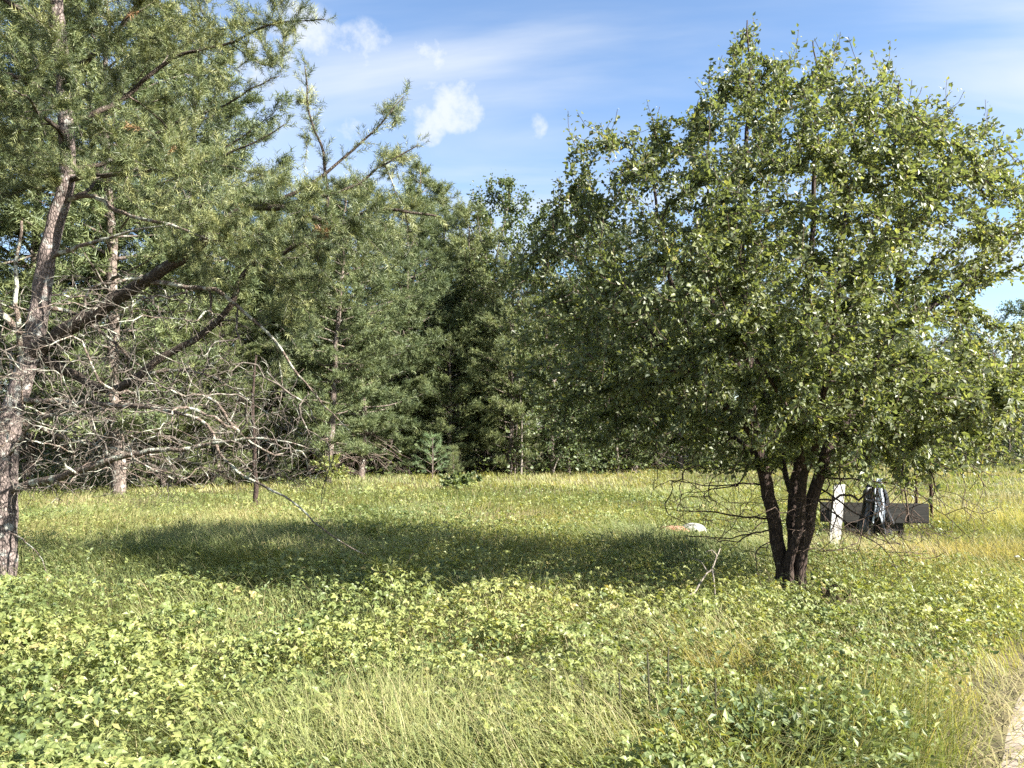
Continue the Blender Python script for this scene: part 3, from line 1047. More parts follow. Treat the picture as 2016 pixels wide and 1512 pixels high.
def make_pine(seed, H, cb, rad, nshoot, dead=True):
    """trunk, crown and dead lower boughs of a woodland pine, foot at the origin"""
    r = np.random.default_rng(seed)
    zt = np.linspace(-.1, H, 16)
    lean = r.normal(0, .02, 2)
    wob = np.cumsum(r.normal(0, .035, (16, 2)), 0)
    TP = np.stack([wob[:, 0] + lean[0] * zt, wob[:, 1] + lean[1] * zt, zt], 1)
    TP[0, :2] = TP[1, :2]
    TR = np.interp(zt, [0, H * .6, H], [.125 * H / 10, .07 * H / 10, .012])
    trunk = tube(TP, TR, 8, .05, seed)
    P, X, SZ, TI = [], [], [], []
    boughs = []
    deadb = []
    z = cb
    nb = 0
    per = nshoot / (H - cb)
    while z < H - .1:
        u = (z - cb) / (H - cb)
        prof = (min(1, .45 + 1.6 * u) if u < .35 else (1 - ((u - .35) / .65) ** 1.35 * .93)) * rad
        k = r.integers(3, 6)
        a0 = r.uniform(0, 6.28)
        for j in range(k):
            a = a0 + j * 6.283 / k + r.uniform(-.4, .4)
            ln = prof * r.uniform(.55, 1.25) + .12
            rise = r.uniform(-.12, .35) + .5 * u
            c = np.array([np.interp(z, zt, TP[:, 0]), np.interp(z, zt, TP[:, 1]), z])
            hd = np.array([math.cos(a), math.sin(a), 0])
            s = np.linspace(0, 1, 6)[:, None]
            B = c + hd * ln * s + UP * ln * (rise * s + r.uniform(-.12, .22) * s * s) + np.cumsum(r.normal(0, .03, (6, 3)), 0) * ln * .35
            boughs.append((B, .006 + .012 * ln, .003))
            m = int(per * .30 / k * ln / max(rad * .6, .1) * r.uniform(.7, 1.3)) + 2
            for q in range(m):
                ss = 1 - r.uniform(0, 1) ** 1.4 * .72
                i = min(int(ss * 5), 4)
                f = ss * 5 - i
                pos = B[i] * (1 - f) + B[i + 1] * f
                off = r.normal(0, 1, 3) * np.array([1, 1, .45]) * .13 * ln * (1.25 - ss)
                P.append(pos + off + UP * .04)
                X.append(hd * .8 + norm(r.normal(0, 1, 3)) * .8 + UP * .45)
                SZ.append(r.uniform(.15, .28))
                TI.append(np.clip(r.normal(.5, .2), 0, 1))
        z += r.uniform(.24, .38)
    top = TP[-1]
    for q in range(14):
        P.append(top + np.array([0, 0, -r.uniform(0, .7)]) + r.normal(0, .03, 3))
        X.append(UP + r.normal(0, .35, 3))
        SZ.append(r.uniform(.14, .24))
        TI.append(.5)
    if dead:
        for q in range(34):
            z = r.uniform(.5, cb + .8)
            a = r.uniform(0, 6.28)
            ln = r.uniform(.5, 1.5) * rad * .5
            c = np.array([np.interp(z, zt, TP[:, 0]), np.interp(z, zt, TP[:, 1]), z])
            hd = np.array([math.cos(a), math.sin(a), 0])
            s = np.linspace(0, 1, 6)[:, None]
            B = c + hd * ln * s + UP * ln * (.15 * s - .45 * s * s) + np.cumsum(r.normal(0, .05, (6, 3)), 0)
            deadb.append((B, .014, .004))
            for w in range(3):
                i = r.integers(2, 5)
                e = B[i] + r.normal(0, .22, 3) + UP * -.08
                deadb.append((np.array([B[i], (B[i] + e) / 2 + r.normal(0, .03, 3), e]), .006, .003))
    P = np.array(P)
    X = norm(np.array(X))
    V, F, T = stamp(*shoot(13, .55, .085, .75, seed, .9), P, X, norm(r.normal(0, 1, P.shape)), np.array(SZ), np.array(TI))
    crown = tri_mesh('crown', V, F, T)
    bv, bf, _ = stems_mesh(boughs)
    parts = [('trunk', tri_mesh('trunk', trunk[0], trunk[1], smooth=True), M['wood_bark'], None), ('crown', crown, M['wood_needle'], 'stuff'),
             ('boughs', tri_mesh('boughs', bv, bf, smooth=True), M['wood_bark'], 'stuff')]
    if deadb:
        bv, bf, _ = stems_mesh(deadb)
        parts.append(('dead_boughs', tri_mesh('dead_boughs', bv, bf, smooth=True), M['wood_twig'], 'stuff'))
    for nme, me, mt, kd in parts:
        me.materials.append(mt)
    return parts


def make_broadleaf(seed, H, cb, rad, ntips, leaf=(.075, .12)):
    r = np.random.default_rng(seed)
    k = Skeleton()
    k.limb([(0, 0, -.1), (r.normal(0, .1), r.normal(0, .1), H * .3), (r.normal(0, .2), r.normal(0, .2), H * .6), (r.normal(0, .25), r.normal(0, .25), H * .93)], .012 * H, .01, .35, False, wob=.02)
    for q in range(7):
        z = r.uniform(.25, .6) * H
        a = q * 0.9 + r.uniform(0, .5)
        b = k.P[int(np.argmin(np.abs(k.P[:k.n, 2] - z)))]
        k.limb([b, b + np.array([math.cos(a) * rad * .4, math.sin(a) * rad * .4, H * .12]), b + np.array([math.cos(a) * rad * .75, math.sin(a) * rad * .75, H * .27])], .004 * H, .006, .3, wob=.02)
    T = []
    while len(T) < ntips:
        u = r.uniform(0, 1)
        prof = rad * (math.sin(math.pi * min(1, .12 + u * .86)) ** .7) * (1 + .25 * math.sin(7 * u + seed))
        a = r.uniform(0, 6.28)
        q = math.sqrt(r.uniform(.08, 1))
        lob = 1 + .22 * math.sin(3 * a + 5 * u + seed)
        T.append((math.cos(a) * q * prof * lob, math.sin(a) * q * prof * lob, cb + u * (H - cb)))
    k.grow(np.array(T), r, .3, up=.2, jit=.05)
    k.radii(.004, .45, .05)
    P, X, Z, SZ = leaves_along(k, k.tips, 22, .75, leaf, r)
    P = P + r.normal(0, .07, P.shape)
    ti = np.clip(r.normal(.45, .2, len(P)), 0, 1)
    V, F, TT = stamp(*LEAF4, P, X, Z, SZ, ti)
    crown = tri_mesh('crown', V, F, TT)
    trunk = []
    fine = []
    for ch in k.chains():
        R = k.R[ch]
        v, f = tube(k.P[ch], R, tube_sides(R[0]) if R[0] > .02 else 3, 0, cap=False)
        (trunk if k.seed[ch[-1]] == 0 else fine).append((v, f, np.zeros(len(v))))
    tv, tf, _ = cat(trunk)
    fv, ff, _ = cat(fine)
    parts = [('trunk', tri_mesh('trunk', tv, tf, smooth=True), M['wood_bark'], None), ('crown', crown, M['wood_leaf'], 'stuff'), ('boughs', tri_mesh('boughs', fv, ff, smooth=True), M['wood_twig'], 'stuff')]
    for nme, me, mt, kd in parts:
        me.materials.append(mt)
    return parts


KINDS = {
    'pa': make_pine(101, 10, .8, 2.4, 9000), 'pb': make_pine(102, 10, 1.1, 2.1, 7800), 'pc': make_pine(103, 10, .3, 2.7, 10500),
    'pd': make_pine(104, 10, 2.6, 1.3, 3600), 'ba': make_broadleaf(201, 10, 1.6, 2.4, 620), 'bb': make_broadleaf(202, 10, 2.4, 2.0, 480), 'bc': make_broadleaf(203, 10, .6, 2.8, 700),
}


def plant(kind, name, label, px, Y, H, rz, group=None, wide=1.0):
    p = at(px, 850, Y)
    loc = np.array([p[0], Y, float(gh(p[0], Y)) - .02])
    r_ = thing(name, label, 'tree', loc, group)
    s = H / 10
    r_.scale = (s * wide, s * wide, s)
    r_.rotation_euler = (0, 0, rz)
    for nme, me, mt, kd in KINDS[kind]:
        c = bpy.data.objects.new(nme, me)
        COL.objects.link(c)
        c.parent = r_
        if kd:
            c['kind'] = kd
    return r_


FRONT = [
    ('pc', -230, 17.5, 13.0, .4, 'tall pine standing outside the meadow beyond the old leaning pine'),
    ('pa', 60, 21.5, 14.5, 1.1, 'tall pine rising straight behind the leaning pine trunk'),
    ('pb', 240, 19.5, 14.0, 2.2, 'pine whose stout trunk stands in grass behind the dead lower branches'),
    ('pa', 345, 23.0, 14.2, 3.3, 'tall pine whose dark top edges the open sky beside the clouds'),
    ('pc', 470, 25.0, 9.6, 4.1, 'mid-height pine filling the gap behind the dead boughs of the leaning pine'),
    ('pc', 560, 27.0, 10.0, 5.0, 'bushy pine behind the drooping boughs, between the thin dark stem and sunlit trunk'),
    ('pb', 645, 23.0, 9.2, 5.6, 'pine with short sunlit trunk and a bright tuft of low needles'),
    ('pa', 712, 25.8, 10.0, .2, 'pine with pale grey foot next to the short sunlit trunk'),
    ('pc', 790, 29.0, 10.6, 1.4, 'broad pine directly above the blue-green sapling'),
    ('pd', 842, 33.0, 13.4, 2.0, 'pine with pointed dark spire against the sky'),
    ('pd', 896, 36.0, 13.2, 2.9, 'slender pine with thin needle-like top right of the dark spire'),
    ('pb', 915, 31.0, 10.6, 3.8, 'dark pine just behind the slender young saplings'),
    ('ba', 985, 32.0, 12.4, .7, 'round-topped broadleaf tree showing against the sky between the two near trees'),
    ('pc', 1000, 28.5, 8.4, 1.9, 'low spreading pine at the wood edge above the thin bare stems'),
    ('bc', 1085, 29.0, 10.2, 2.7, 'dense broadleaf tree at the shaded wood edge, nearest to the bleached bent branch'),
    ('bb', 1165, 31.0, 10.6, 3.5, 'broadleaf tree half hidden by the pale outer twigs of the near tree'),
    ('pc', 1255, 31.0, 10.0, 4.4, 'pine in the shade straight behind the white and red plastic'),
    ('bc', 1340, 32.0, 9.6, 5.2, 'dark broadleaf tree behind the bare skirt twigs of the near tree'),
    ('pa', 1440, 33.0, 10.4, .5, 'pine hidden behind the trunks of the near broadleaf tree'),
    ('bc', 1560, 35.0, 10.0, 1.6, 'broadleaf tree at the wood edge straight behind the white post'),
    ('pc', 1680, 38.0, 10.0, 2.4, 'pine at the wood edge in line with the dark plank barrier'),
    ('bc', 1790, 42.0, 9.0, 3.1, 'broadleaf tree at the wood edge in line with the two rusty stakes'),
    ('bb', 1900, 46.0, 9.4, 4.0, 'low broadleaf tree at the far shaded end of the meadow'),
    ('bc', 2010, 44.0, 9.2, 4.9, 'broadleaf tree over the shaded grass at the far corner of the meadow'),
    ('pc', 2140, 42.0, 10.0, 5.8, 'pine outside the meadow beyond the far corner'),
]
for kind, px, Y, H, rz, lab in FRONT:
    plant(kind, 'pine_tree' if kind[0] == 'p' else 'broadleaf_tree', lab, px, Y, H, rz, 'trees along the front of the wood')
for kind, px, Y, H, rz, lab in (('pc', 320, 22.0, 5.6, .4, 'young bushy pine low behind the dead branches beside the stout trunk'), ('pc', 520, 24.5, 5.6, 2.1, 'young bushy pine directly behind the thin dark dead sapling'), ('pc', 690, 28.2, 5.6, 5.3, 'young bushy pine between the short sunlit trunk and the pale grey foot'),
                                ('pc', 425, 22.5, 5.2, .9, 'young bushy pine low behind the dead branches and left of the thin dark stem'), ('pc', 610, 27.5, 5.0, 1.7, 'young bushy pine low behind the short sunlit trunk'),
                                ('pc', 765, 27.8, 4.6, 2.5, 'young bushy pine just left of the blue-green sapling'), ('pc', 885, 28.6, 6.0, 3.3, 'young pine with a bright bough hanging over the slim spindly sapling'),
                                ('pc', 965, 30.5, 5.5, 4.6, 'young pine in the dark gap left of the three bare stems'), ('bc', 1120, 28.8, 4.6, 5.1, 'low dark broadleaf tree beside the bleached bent stem'),
                                ('bc', 1215, 29.5, 5.0, .1, 'low broadleaf tree in the shade left of the plastic sack'), ('bc', 1420, 31.5, 5.0, 1.2, 'low broadleaf tree in shade left of the near trunks'),
                                ('bc', 1870, 42.5, 5.2, 3.9, 'low broadleaf tree at the far end of the meadow beyond the stakes'), ('bc', 1985, 40.0, 4.6, 2.9, 'low broadleaf tree over shaded grass near the far corner')):
    plant(kind, 'pine_tree' if kind[0] == 'p' else 'broadleaf_tree', lab, px, Y, H, rz, 'young trees filling the wood edge', 1.25)
rr = random.Random(8)
BACK_P = 'pine deep in the shaded wood behind the front row of trees'
BACK_B = 'broadleaf tree deep in the shaded wood behind the front row of trees'
for row, (Y0, n, hmax) in enumerate(((33, 17, 9.2), (38, 19, 9.8), (45, 19, 10.2))):
    for i in range(n):
        px = -260 + i * 2600 / n + rr.uniform(-45, 45)
        Y = Y0 + rr.uniform(-1.5, 2) + max(0, px - 1300) / 700 * 10
        kind = rr.choice(['pa', 'pb', 'pc', 'bc', 'pc', 'ba'])
        H = hmax * rr.uniform(.82, 1.0)
        if px > 1500:
            H *= .86
        if px > 1780:
            H *= .92
        if 1030 < px < 1120:
            H *= .9
        plant(kind, 'pine_tree' if kind[0] == 'p' else 'broadleaf_tree', BACK_P if kind[0] == 'p' else BACK_B, px, Y, H, rr.uniform(0, 6.28), 'pines deep in the wood' if kind[0] == 'p' else 'broadleaf trees deep in the wood', 1.05)

# trees beside and behind the photographer whose shade falls along the lower edge and the far corner
for kind, x, y, H, rz, lab in (('ba', 6.6, -1.15, 6.2, .3, 'broadleaf tree beside the track whose shade reaches the near grass'),
                               ('bb', 11.5, -5.0, 6.6, 1.3, 'taller broadleaf tree farther along the track behind the viewpoint'),
                               ('pc', 34.0, 33.0, 12.0, 2.0, 'pine beyond the track that shades the far corner of the meadow')):
    t_ = plant(kind, 'pine_tree' if kind[0] == 'p' else 'broadleaf_tree', lab, 1008, 20, H, rz)
    t_.location = (x, y, float(gh(x, y)))

# shrubs and saplings massed under the wood edge
rs = np.random.default_rng(31)
P, X, Z, SZ = [], [], [], []
n = 26000
px = rs.uniform(-350, 2350, n)
Yb = 30 - 6.0 * vnoise(px * .012, px * 0, 5) + np.maximum(0, px - 1250) / 700 * 9 - np.maximum(0, 500 - px) / 500 * 6
yy = Yb + rs.uniform(0, 11, n) + rs.normal(0, .8, n)
xx = (px - 1008) / FPX * yy
hh = (.3 + 2.6 * fbm(xx * .35, yy * .35, 55) ** 1.3) * rs.uniform(0, 1, n) ** .8
hh = hh * np.clip((yy - Yb + 1.2) / 2.0, .22, 1)
P = np.stack([xx, yy, gh(xx, yy) + hh], 1)
X = norm(rs.normal(0, 1, (n, 3)) * [1, 1, .5])
Z = norm(UP + rs.normal(0, .6, (n, 3)))
V, F, T = stamp(*LEAF4, P, X, Z, rs.uniform(.09, .17, n), np.clip(rs.normal(.4, .2, n), 0, 1))
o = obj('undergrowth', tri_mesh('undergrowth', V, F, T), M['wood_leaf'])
tag(o, 'dark leafy undergrowth in the shade beneath the wood edge', 'undergrowth', kind='stuff')

# ================================================================== meadow grass and leafy ground cover
rs = np.random.default_rng(77)
BOARD = at(1722, 1053, 12.0)
POST = at(1641, 1078, 10.7)


def clear_of_things(x, y):
    """shorter growth round the things that stand in the meadow"""
    f = np.ones(len(x))
    f = np.minimum(f, .35 + .65 * np.clip((np.hypot((x - BOARD[0]) / 1.3, y - (BOARD[1] - .5)) - .6) / .6, 0, 1))
    f = np.minimum(f, .45 + .55 * np.clip((np.hypot(x - POST[0], y - POST[1] + .3) - .2) / .5, 0, 1))
    f = np.minimum(f, .35 + .65 * np.clip((np.hypot(x - 2.72, y - 7.45) - .25) / .35, 0, 1))
    f = np.minimum(f, .5 + .5 * np.clip((np.hypot(x + 5.2, y - 7.8) - .3) / .4, 0, 1))
    q = at(1350, 1052, 12.3)
    f = np.minimum(f, .25 + .75 * np.clip((np.hypot((x - q[0]) / 1.4, y - q[1] + .4) - .4) / .5, 0, 1))
    return f


def scatter(n, y0, y1, power):
    u = rs.uniform(0, 1, n)
    y = (y0 ** (1 - power) + u * (y1 ** (1 - power) - y0 ** (1 - power))) ** (1 / (1 - power))
    x = rs.uniform(-1, 1, n) * (y * .72 + .9)
    return x, y


def leafy(x, y):
    """how much broad-leaved cover grows at a point, 0 to 1"""
    v = .55 * fbm(x * .5 + 3, y * .5, 12, 2) + .45 * fbm(x * 1.7, y * 1.7, 17, 2)
    v = v + .05 * np.clip((9.5 - y) / 3, -1, 1) - .05 * np.clip(-1.6 - x, 0, 1) * (y > 6.5) - .12 * np.clip(x - .45 * y + .2, 0, 1)
    v = v - .06 * np.clip((y - 16) / 8, 0, 1)
    v = v + .09 * np.clip((5.6 - y) / 1.2, 0, 1)
    return np.clip((v - .425) / .15, 0, 1)


def blades(n, y0, y1, power, h, w, segs, bend=(.35, 1.1), rich=1.0, region=None, tb=.5):
    x, y = scatter(n, y0, y1, power)
    keep = x < path_edge(y) - np.abs(rs.normal(0, .14, n)) + .06
    if region is not None:
        keep &= region(x, y)
    lf = leafy(x, y)
    keep &= rs.uniform(0, 1, n) > lf * .22 * (y < 12)
    x, y, lf = x[keep], y[keep], lf[keep]
    n = len(x)
    tus = fbm(x * 1.7, y * 1.7, 21, 2)
    H = rs.uniform(h[0], h[1], n) * (.25 + .75 * tus + .85 * fbm(x * .6 + 5, y * .6, 222, 2)) * clear_of_things(x, y)
    H = H * np.clip((path_edge(y) - x) / .5 + .35, .35, 1)
    W = rs.uniform(w[0], w[1], n)
    flow = fbm(x * .5, y * .5, 33, 2) * 9.0 + rs.normal(0, .9, n)
    ld = np.stack([np.cos(flow), np.sin(flow), np.zeros(n)], 1)
    B = rs.uniform(bend[0], bend[1], n)
    ts = np.linspace(0, 1, segs + 1)
    side_a = flow + math.pi / 2 + rs.normal(0, .5, n)
    sd_ = np.stack([np.cos(side_a), np.sin(side_a), np.zeros(n)], 1)
    base_ = np.stack([x, y, gh(x, y) - .02], 1)
    vs = []
    for t in ts:
        c = base_ + UP * (H * t * (1 - .38 * B * t * t))[:, None] + ld * (H * B * t ** 1.8 * .8)[:, None]
        if t < 1:
            wd = (W * (1 - t ** 2) * .5)[:, None] * sd_
            vs += [c - wd, c + wd]
        else:
            vs.append(c)
    V = np.stack(vs, 1)
    nv = V.shape[1]
    f = []
    for k in range(segs - 1):
        a = 2 * k
        f += [[a, a + 1, a + 3], [a, a + 3, a + 2]]
    f.append([2 * segs - 2, 2 * segs - 1, 2 * segs])
    Fb = np.array(f)[None] + (np.arange(n) * nv)[:, None, None]
    dry = fbm(x * .42 + 9, y * .42, 41, 3)
    ti = tb + 1.1 * (dry - .5) + rs.normal(0, .13, n) + .12 * np.clip((x - .42 * y) / 2, 0, 1)
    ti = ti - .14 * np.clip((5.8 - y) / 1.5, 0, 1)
    ti = np.where(rs.uniform(0, 1, n) < .07, .95, ti)
    return V.reshape(-1, 3), Fb.reshape(-1, 3), np.repeat(np.clip(ti, 0, 1), nv)


parts = [
    blades(60000, 2.6, 9.5, 1.4, (.16, .40), (.004, .008), 3),
    blades(70000, 9.0, 19, 1.3, (.16, .36), (.007, .013), 2, tb=.52),
    blades(76000, 18, 48, 1.2, (.12, .27), (.014, .026), 2, tb=.50),
    # long fine stalks arching over the near cover
    blades(22000, 2.7, 9.0, 1.3, (.36, .62), (.0022, .0042), 3, (.8, 1.5), region=lambda x, y: rs.uniform(0, 1, len(x)) < .25 + 1.1 * np.clip(fbm(x * .8, y * .8, 203, 2) - .35, 0, 1), tb=.58),
    # the rank green tuft beside the track and the tall grass along the lower edge
    blades(26000, 2.4, 5.2, 1.2, (.30, .52), (.004, .008), 3, (.1, .6), region=lambda x, y: (np.hypot((x - 1.55) / .60, (y - 3.80) / .45) < rs.uniform(.4, 1.1, len(x))), tb=.25),
    blades(26000, 2.6, 6.5, 1.2, (.25, .46), (.003, .006), 3, (.3, 1.0), region=lambda x, y: (np.hypot((x + .75) / .4, (y - 4.2) / .3) < rs.uniform(.3, 1.1, len(x))), tb=.42),
    blades(40000, 8, 13, 1.2, (.30, .50), (.004, .008), 3, (.5, 1.2), region=lambda x, y: fbm(x * .5, y * .5, 91, 2) + .12 * (x < -2) > .56, tb=.6),
]
V, F, T = cat(parts)
o = obj('grass', tri_mesh('grass', V, F, T), M['grass'])
tag(o, 'yellow-green meadow grass covering the clearing', 'grass', kind='stuff')
print('grass tris', len(F))

# leafy cover: three leaflets on a stalk, many stalks
def trifoliate(leaf, wide):
    tv, tf = [], []
    off = 0
    for a, s, dx in ((0, 1.0, .40), (1.3, .85, .26), (-1.3, .85, .26)):
        c, sn = math.cos(a), math.sin(a)
        v = leaf[0] * [s, s * wide, s * 1.4]
        v = np.stack([v[:, 0] * c - v[:, 1] * sn + dx, v[:, 0] * sn + v[:, 1] * c, v[:, 2] - .16 * v[:, 0] ** 2], 1)
        tv.append(v)
        tf.append(leaf[1] + off)
        off += len(v)
    tv.append(np.array([[.42, .02, 0], [.42, -.02, 0], [-.35, 0, -1.6]]))
    tf.append(np.array([[0, 1, 2]]) + off)
    return np.concatenate(tv), np.concatenate(tf)


POINTED = (np.array([[0, 0, 0], [.28, .36, .06], [.62, .27, .05], [1, 0, -.16], [.62, -.27, .05], [.28, -.36, .06], [.5, 0, -.04]]), LEAF[1])
TRI_NEAR = trifoliate(POINTED, 1.0)
TRI_FAR = trifoliate(LEAF4, .9)


def cover(n, y0, y1, power, size, hmax, tmpl):
    x, y = scatter(n, y0, y1, power)
    lf = leafy(x, y)
    keep = (rs.uniform(0, 1, n) < lf * .9 + .10) & (x < path_edge(y) - .25)
    keep &= np.hypot((x - 1.55) / .6, (y - 3.80) / .45) > rs.uniform(.6, 1.1, n)
    x, y, lf = x[keep], y[keep], lf[keep]
    n = len(x)
    cl_ = fbm(x * 2.2, y * 2.2, 63, 2)
    top = hmax * (.30 + .35 * lf + .75 * cl_) * clear_of_things(x, y)
    z = top * (1 - .75 * rs.uniform(0, 1, n) ** 1.5)
    P = np.stack([x, y, gh(x, y) + z], 1)
    az = rs.uniform(0, 6.283, n)
    X = np.stack([np.cos(az), np.sin(az), rs.normal(-.05, .22, n)], 1)
    Z = norm(np.stack([rs.normal(.15, .62, n), rs.normal(-.12, .62, n), np.ones(n)], 1))
    sz = rs.uniform(size[0], size[1], n) * (.75 + .5 * fbm(x * 1.3, y * 1.3, 88, 2))
    ti = .50 + 1.0 * (fbm(x * .8, y * .8, 71, 3) - .5) + rs.normal(0, .13, n)
    ti = np.where(rs.uniform(0, 1, n) < .02, .97, np.clip(ti, 0, .88))
    return stamp(tmpl[0], tmpl[1], P, X, Z, sz, ti)


parts = [cover(37000, 2.7, 7.2, 1.3, (.020, .050), .33, TRI_NEAR), cover(30000, 7.2, 13.0, 1.3, (.024, .044), .26, TRI_FAR), cover(26000, 12, 34, 1.3, (.038, .068), .27, TRI_FAR)]
# narrow and tiny leaved forbs mixed through it
for n_, y0_, y1_, sz_, hm in ((60000, 2.6, 8.0, (.022, .055), .34), (36000, 8.0, 20.0, (.03, .065), .30)):
    x, y = scatter(n_, y0_, y1_, 1.35)
    ok_ = (x < path_edge(y) - .15) & (rs.uniform(0, 1, n_) < .35 + .65 * vnoise(x * 1.9, y * 1.9, 141))
    x, y = x[ok_], y[ok_]
    m_ = len(x)
    z = hm * (.35 + .9 * vnoise(x * 2.6, y * 2.6, 150)) * clear_of_things(x, y) * rs.uniform(.3, 1.0, m_)
    az = rs.uniform(0, 6.283, m_)
    sz = rs.uniform(*sz_, m_)
    parts.append(stamp(*LEAF4, np.stack([x, y, gh(x, y) + z], 1), np.stack([np.cos(az), np.sin(az), rs.normal(.35, .5, m_)], 1), norm(np.stack([rs.normal(.1, .6, m_), rs.normal(-.1, .6, m_), np.ones(m_)], 1)),
                       np.stack([sz, sz * rs.uniform(.4, .9, m_), sz], 1), np.clip(.42 + .9 * (fbm(x * 1.1, y * 1.1, 160) - .5) + rs.normal(0, .18, m_), 0, 1)))
V, F, T = cat(parts)
o = obj('ground_cover', tri_mesh('ground_cover', V, F, T), M['bramble'])
tag(o, 'low leafy bramble cover spreading through the meadow grass', 'ground cover', kind='stuff')
print('cover tris', len(F))

# flattened dry stalks on the track
n = 2600
y = rs.uniform(2.2, 8, n)
x = path_edge(y) + np.abs(rs.normal(.2, .55, n)) - .05
az = rs.normal(.9, .7, n)
V, F, T = stamp(np.array([[0, -.5, 0], [0, .5, 0], [1, 0, .02], [.5, .5, .06], [.5, -.5, .06]]), np.array([[0, 1, 3], [0, 3, 4], [4, 3, 2]]), np.stack([x, y, gh(x, y) + rs.uniform(.02, .05, n)], 1),
                np.stack([np.cos(az), np.sin(az), rs.uniform(-.02, .15, n)], 1), np.tile(UP, (n, 1)), np.stack([rs.uniform(.10, .28, n), rs.uniform(.003, .006, n), rs.uniform(.1, .4, n)], 1), np.clip(rs.normal(.85, .15, n), 0, 1))
o = obj('straw', tri_mesh('straw', V, F, T), M['grass'])
tag(o, 'flattened pale straw lying on the sandy track', 'straw', kind='stuff')

# ================================================================== things in the meadow
# weathered white post
b = gpt(at(1641, 1078, 10.7))
root = thing('white_post', 'weathered white board leaning upright in the grass beside the broadleaf tree', 'post', b)
V, F = box((0, 0, .44), (.145, .035, .98), 0, 0, .004)
V[:, 0] += V[:, 2] * .115
me = tri_mesh('board', V, F)
obj('board', me, M['white_paint'], root)
V, F = box((-.02, .045, .38), (.09, .05, .80), .05)
V[:, 0] += V[:, 2] * .115
obj('backing_stake', tri_mesh('backing_stake', V, F), M['stump'], root)

# dark plank barrier
b = gpt(at(1722, 1053, 12.0))
root = thing('plank_barrier', 'dark grey plank barrier on short legs in the grass', 'barrier', b)
V, F = box((.0, 0, .36), (1.62, .04, .30), -.05, .012, .003)
obj('plank', tri_mesh('plank', V, F), M['dark_board'], root)
V, F = box((.655, -.056, .358), (.30, .02, .285), -.05, .012, .003)
obj('end_board', tri_mesh('end_board', V, F), M['dark_board'], root)
V, F = box((.02, .045, .19), (.86, .035, .22), -.05, .0, .003)
obj('lower_board', tri_mesh('lower_board', V, F), M['dark_board'], root)
for x_ in (-.40, -.26, -.12, .03, .20, .42):
    V, F = box((x_, .07 - .05 * x_, .10), (.05, .05, .36), rs.uniform(-.1, .1), rs.uniform(-.05, .05), .003)
    obj('leg', tri_mesh('leg', V, F), M['dark_board'], root)

# black and pale plastic sheet draped on a stake in front of the barrier
b = gpt(at(1724, 1060, 11.75))
root = thing('draped_sheet', 'crumpled black and pale plastic sheet draped over the dark plank barrier', 'plastic sheet', b)


def drape(cx, cz0, cz1, w0, w1, seed, pleats, depth, y_off, lean=0.0):
    r = np.random.default_rng(seed)
    nu, nv = 26, 22
    V = []
    ph = r.uniform(0, 6, 4)
    for j in range(nv):
        t = j / (nv - 1)
        w = w0 + (w1 - w0) * t ** .7
        for i in range(nu):
            u = i / (nu - 1) - .5
            fold = depth * (.4 + t) * (math.sin(u * pleats * 6.28 + ph[0] + 1.2 * t) + .5 * math.sin(u * pleats * 13 + ph[1] - 2 * t))
            zz_ = cz0 + (cz1 - cz0) * t + .05 * math.sin(u * 9 + ph[2]) * t - .10 * abs(u) * t
            V.append([cx + lean * t + w * u + .012 * math.sin(9 * t + ph[3]), y_off + fold + .10 * u * u, zz_])
    ii = (np.arange(nv - 1)[:, None] * nu + np.arange(nu - 1)[None, :]).ravel()
    F = np.stack([ii, ii + 1, ii + nu + 1, ii + nu], 1)
    return np.array(V), F


for nm, args, mt in (('black_fold', (-.03, .86, .04, .10, .60, 3, 2.2, .035, -.05, .02), 'black_sheet'), ('pale_fold', (.02, .90, .30, .09, .20, 6, 1.6, .030, -.14, -.02), 'pale_sheet'),
                     ('side_fold', (.11, .80, .22, .05, .14, 9, 1.2, .03, -.10, .06), 'black_sheet')):
    V, F = drape(*args)
    o = obj(nm, tri_mesh(nm, V, F, smooth=True), M[mt], root)
    sm = o.modifiers.new('thickness', 'SOLIDIFY')
    sm.thickness = .006
a = np.linspace(0, 2 * math.pi, 22)
ring = np.stack([-.13 + .075 * np.cos(a), -.12 + .02 * np.sin(a * 2), .66 + .10 * np.sin(a)], 1)
V, F = tube(ring, np.full(22, .026) * (1 + .3 * np.sin(a * 3)), 8, 0)
obj('rolled_loop', tri_mesh('rolled_loop', V, F, smooth=True), M['black_sheet'], root)
V, F = tube(np.array([[.02, .0, -.1], [.02, 0, .4], [.025, 0, .84]]), [.02, .02, .018], 8)
obj('stake', tri_mesh('stake', V, F), M['stump'], root)

# two rusty stakes
for px_, y0_, lab in ((1804, 13.4, 'dark rusty stake behind the plank barrier, the one nearer to the draped sheet'), (1833, 13.2, 'dark rusty stake beyond the end of the plank barrier')):
    b = gpt(at(px_, 1000, y0_))
    root = thing('metal_stake', lab, 'stake', b, 'rusty stakes by the plank barrier')
    V, F = box((0, 0, .55), (.045, .012, 1.3), .3)
    obj('web', tri_mesh('web', V, F), M['rust'], root)
    V, F = box((0, -.02, .55), (.012, .04, 1.296), .3)
    obj('flange', tri_mesh('flange', V, F), M['rust'], root)
    for k in range(5):
        V, F = box((0, -.044, .35 + k * .16), (.02, .012, .03), .3)
        obj('stud', tri_mesh('stud', V, F), M['rust'], root)

# white and faded red plastic lying in the grass
b = gpt(at(1352, 1050, 12.2))
root = thing('plastic_sack', 'white and faded red plastic sack lying flat in the sunny grass', 'sack', b)


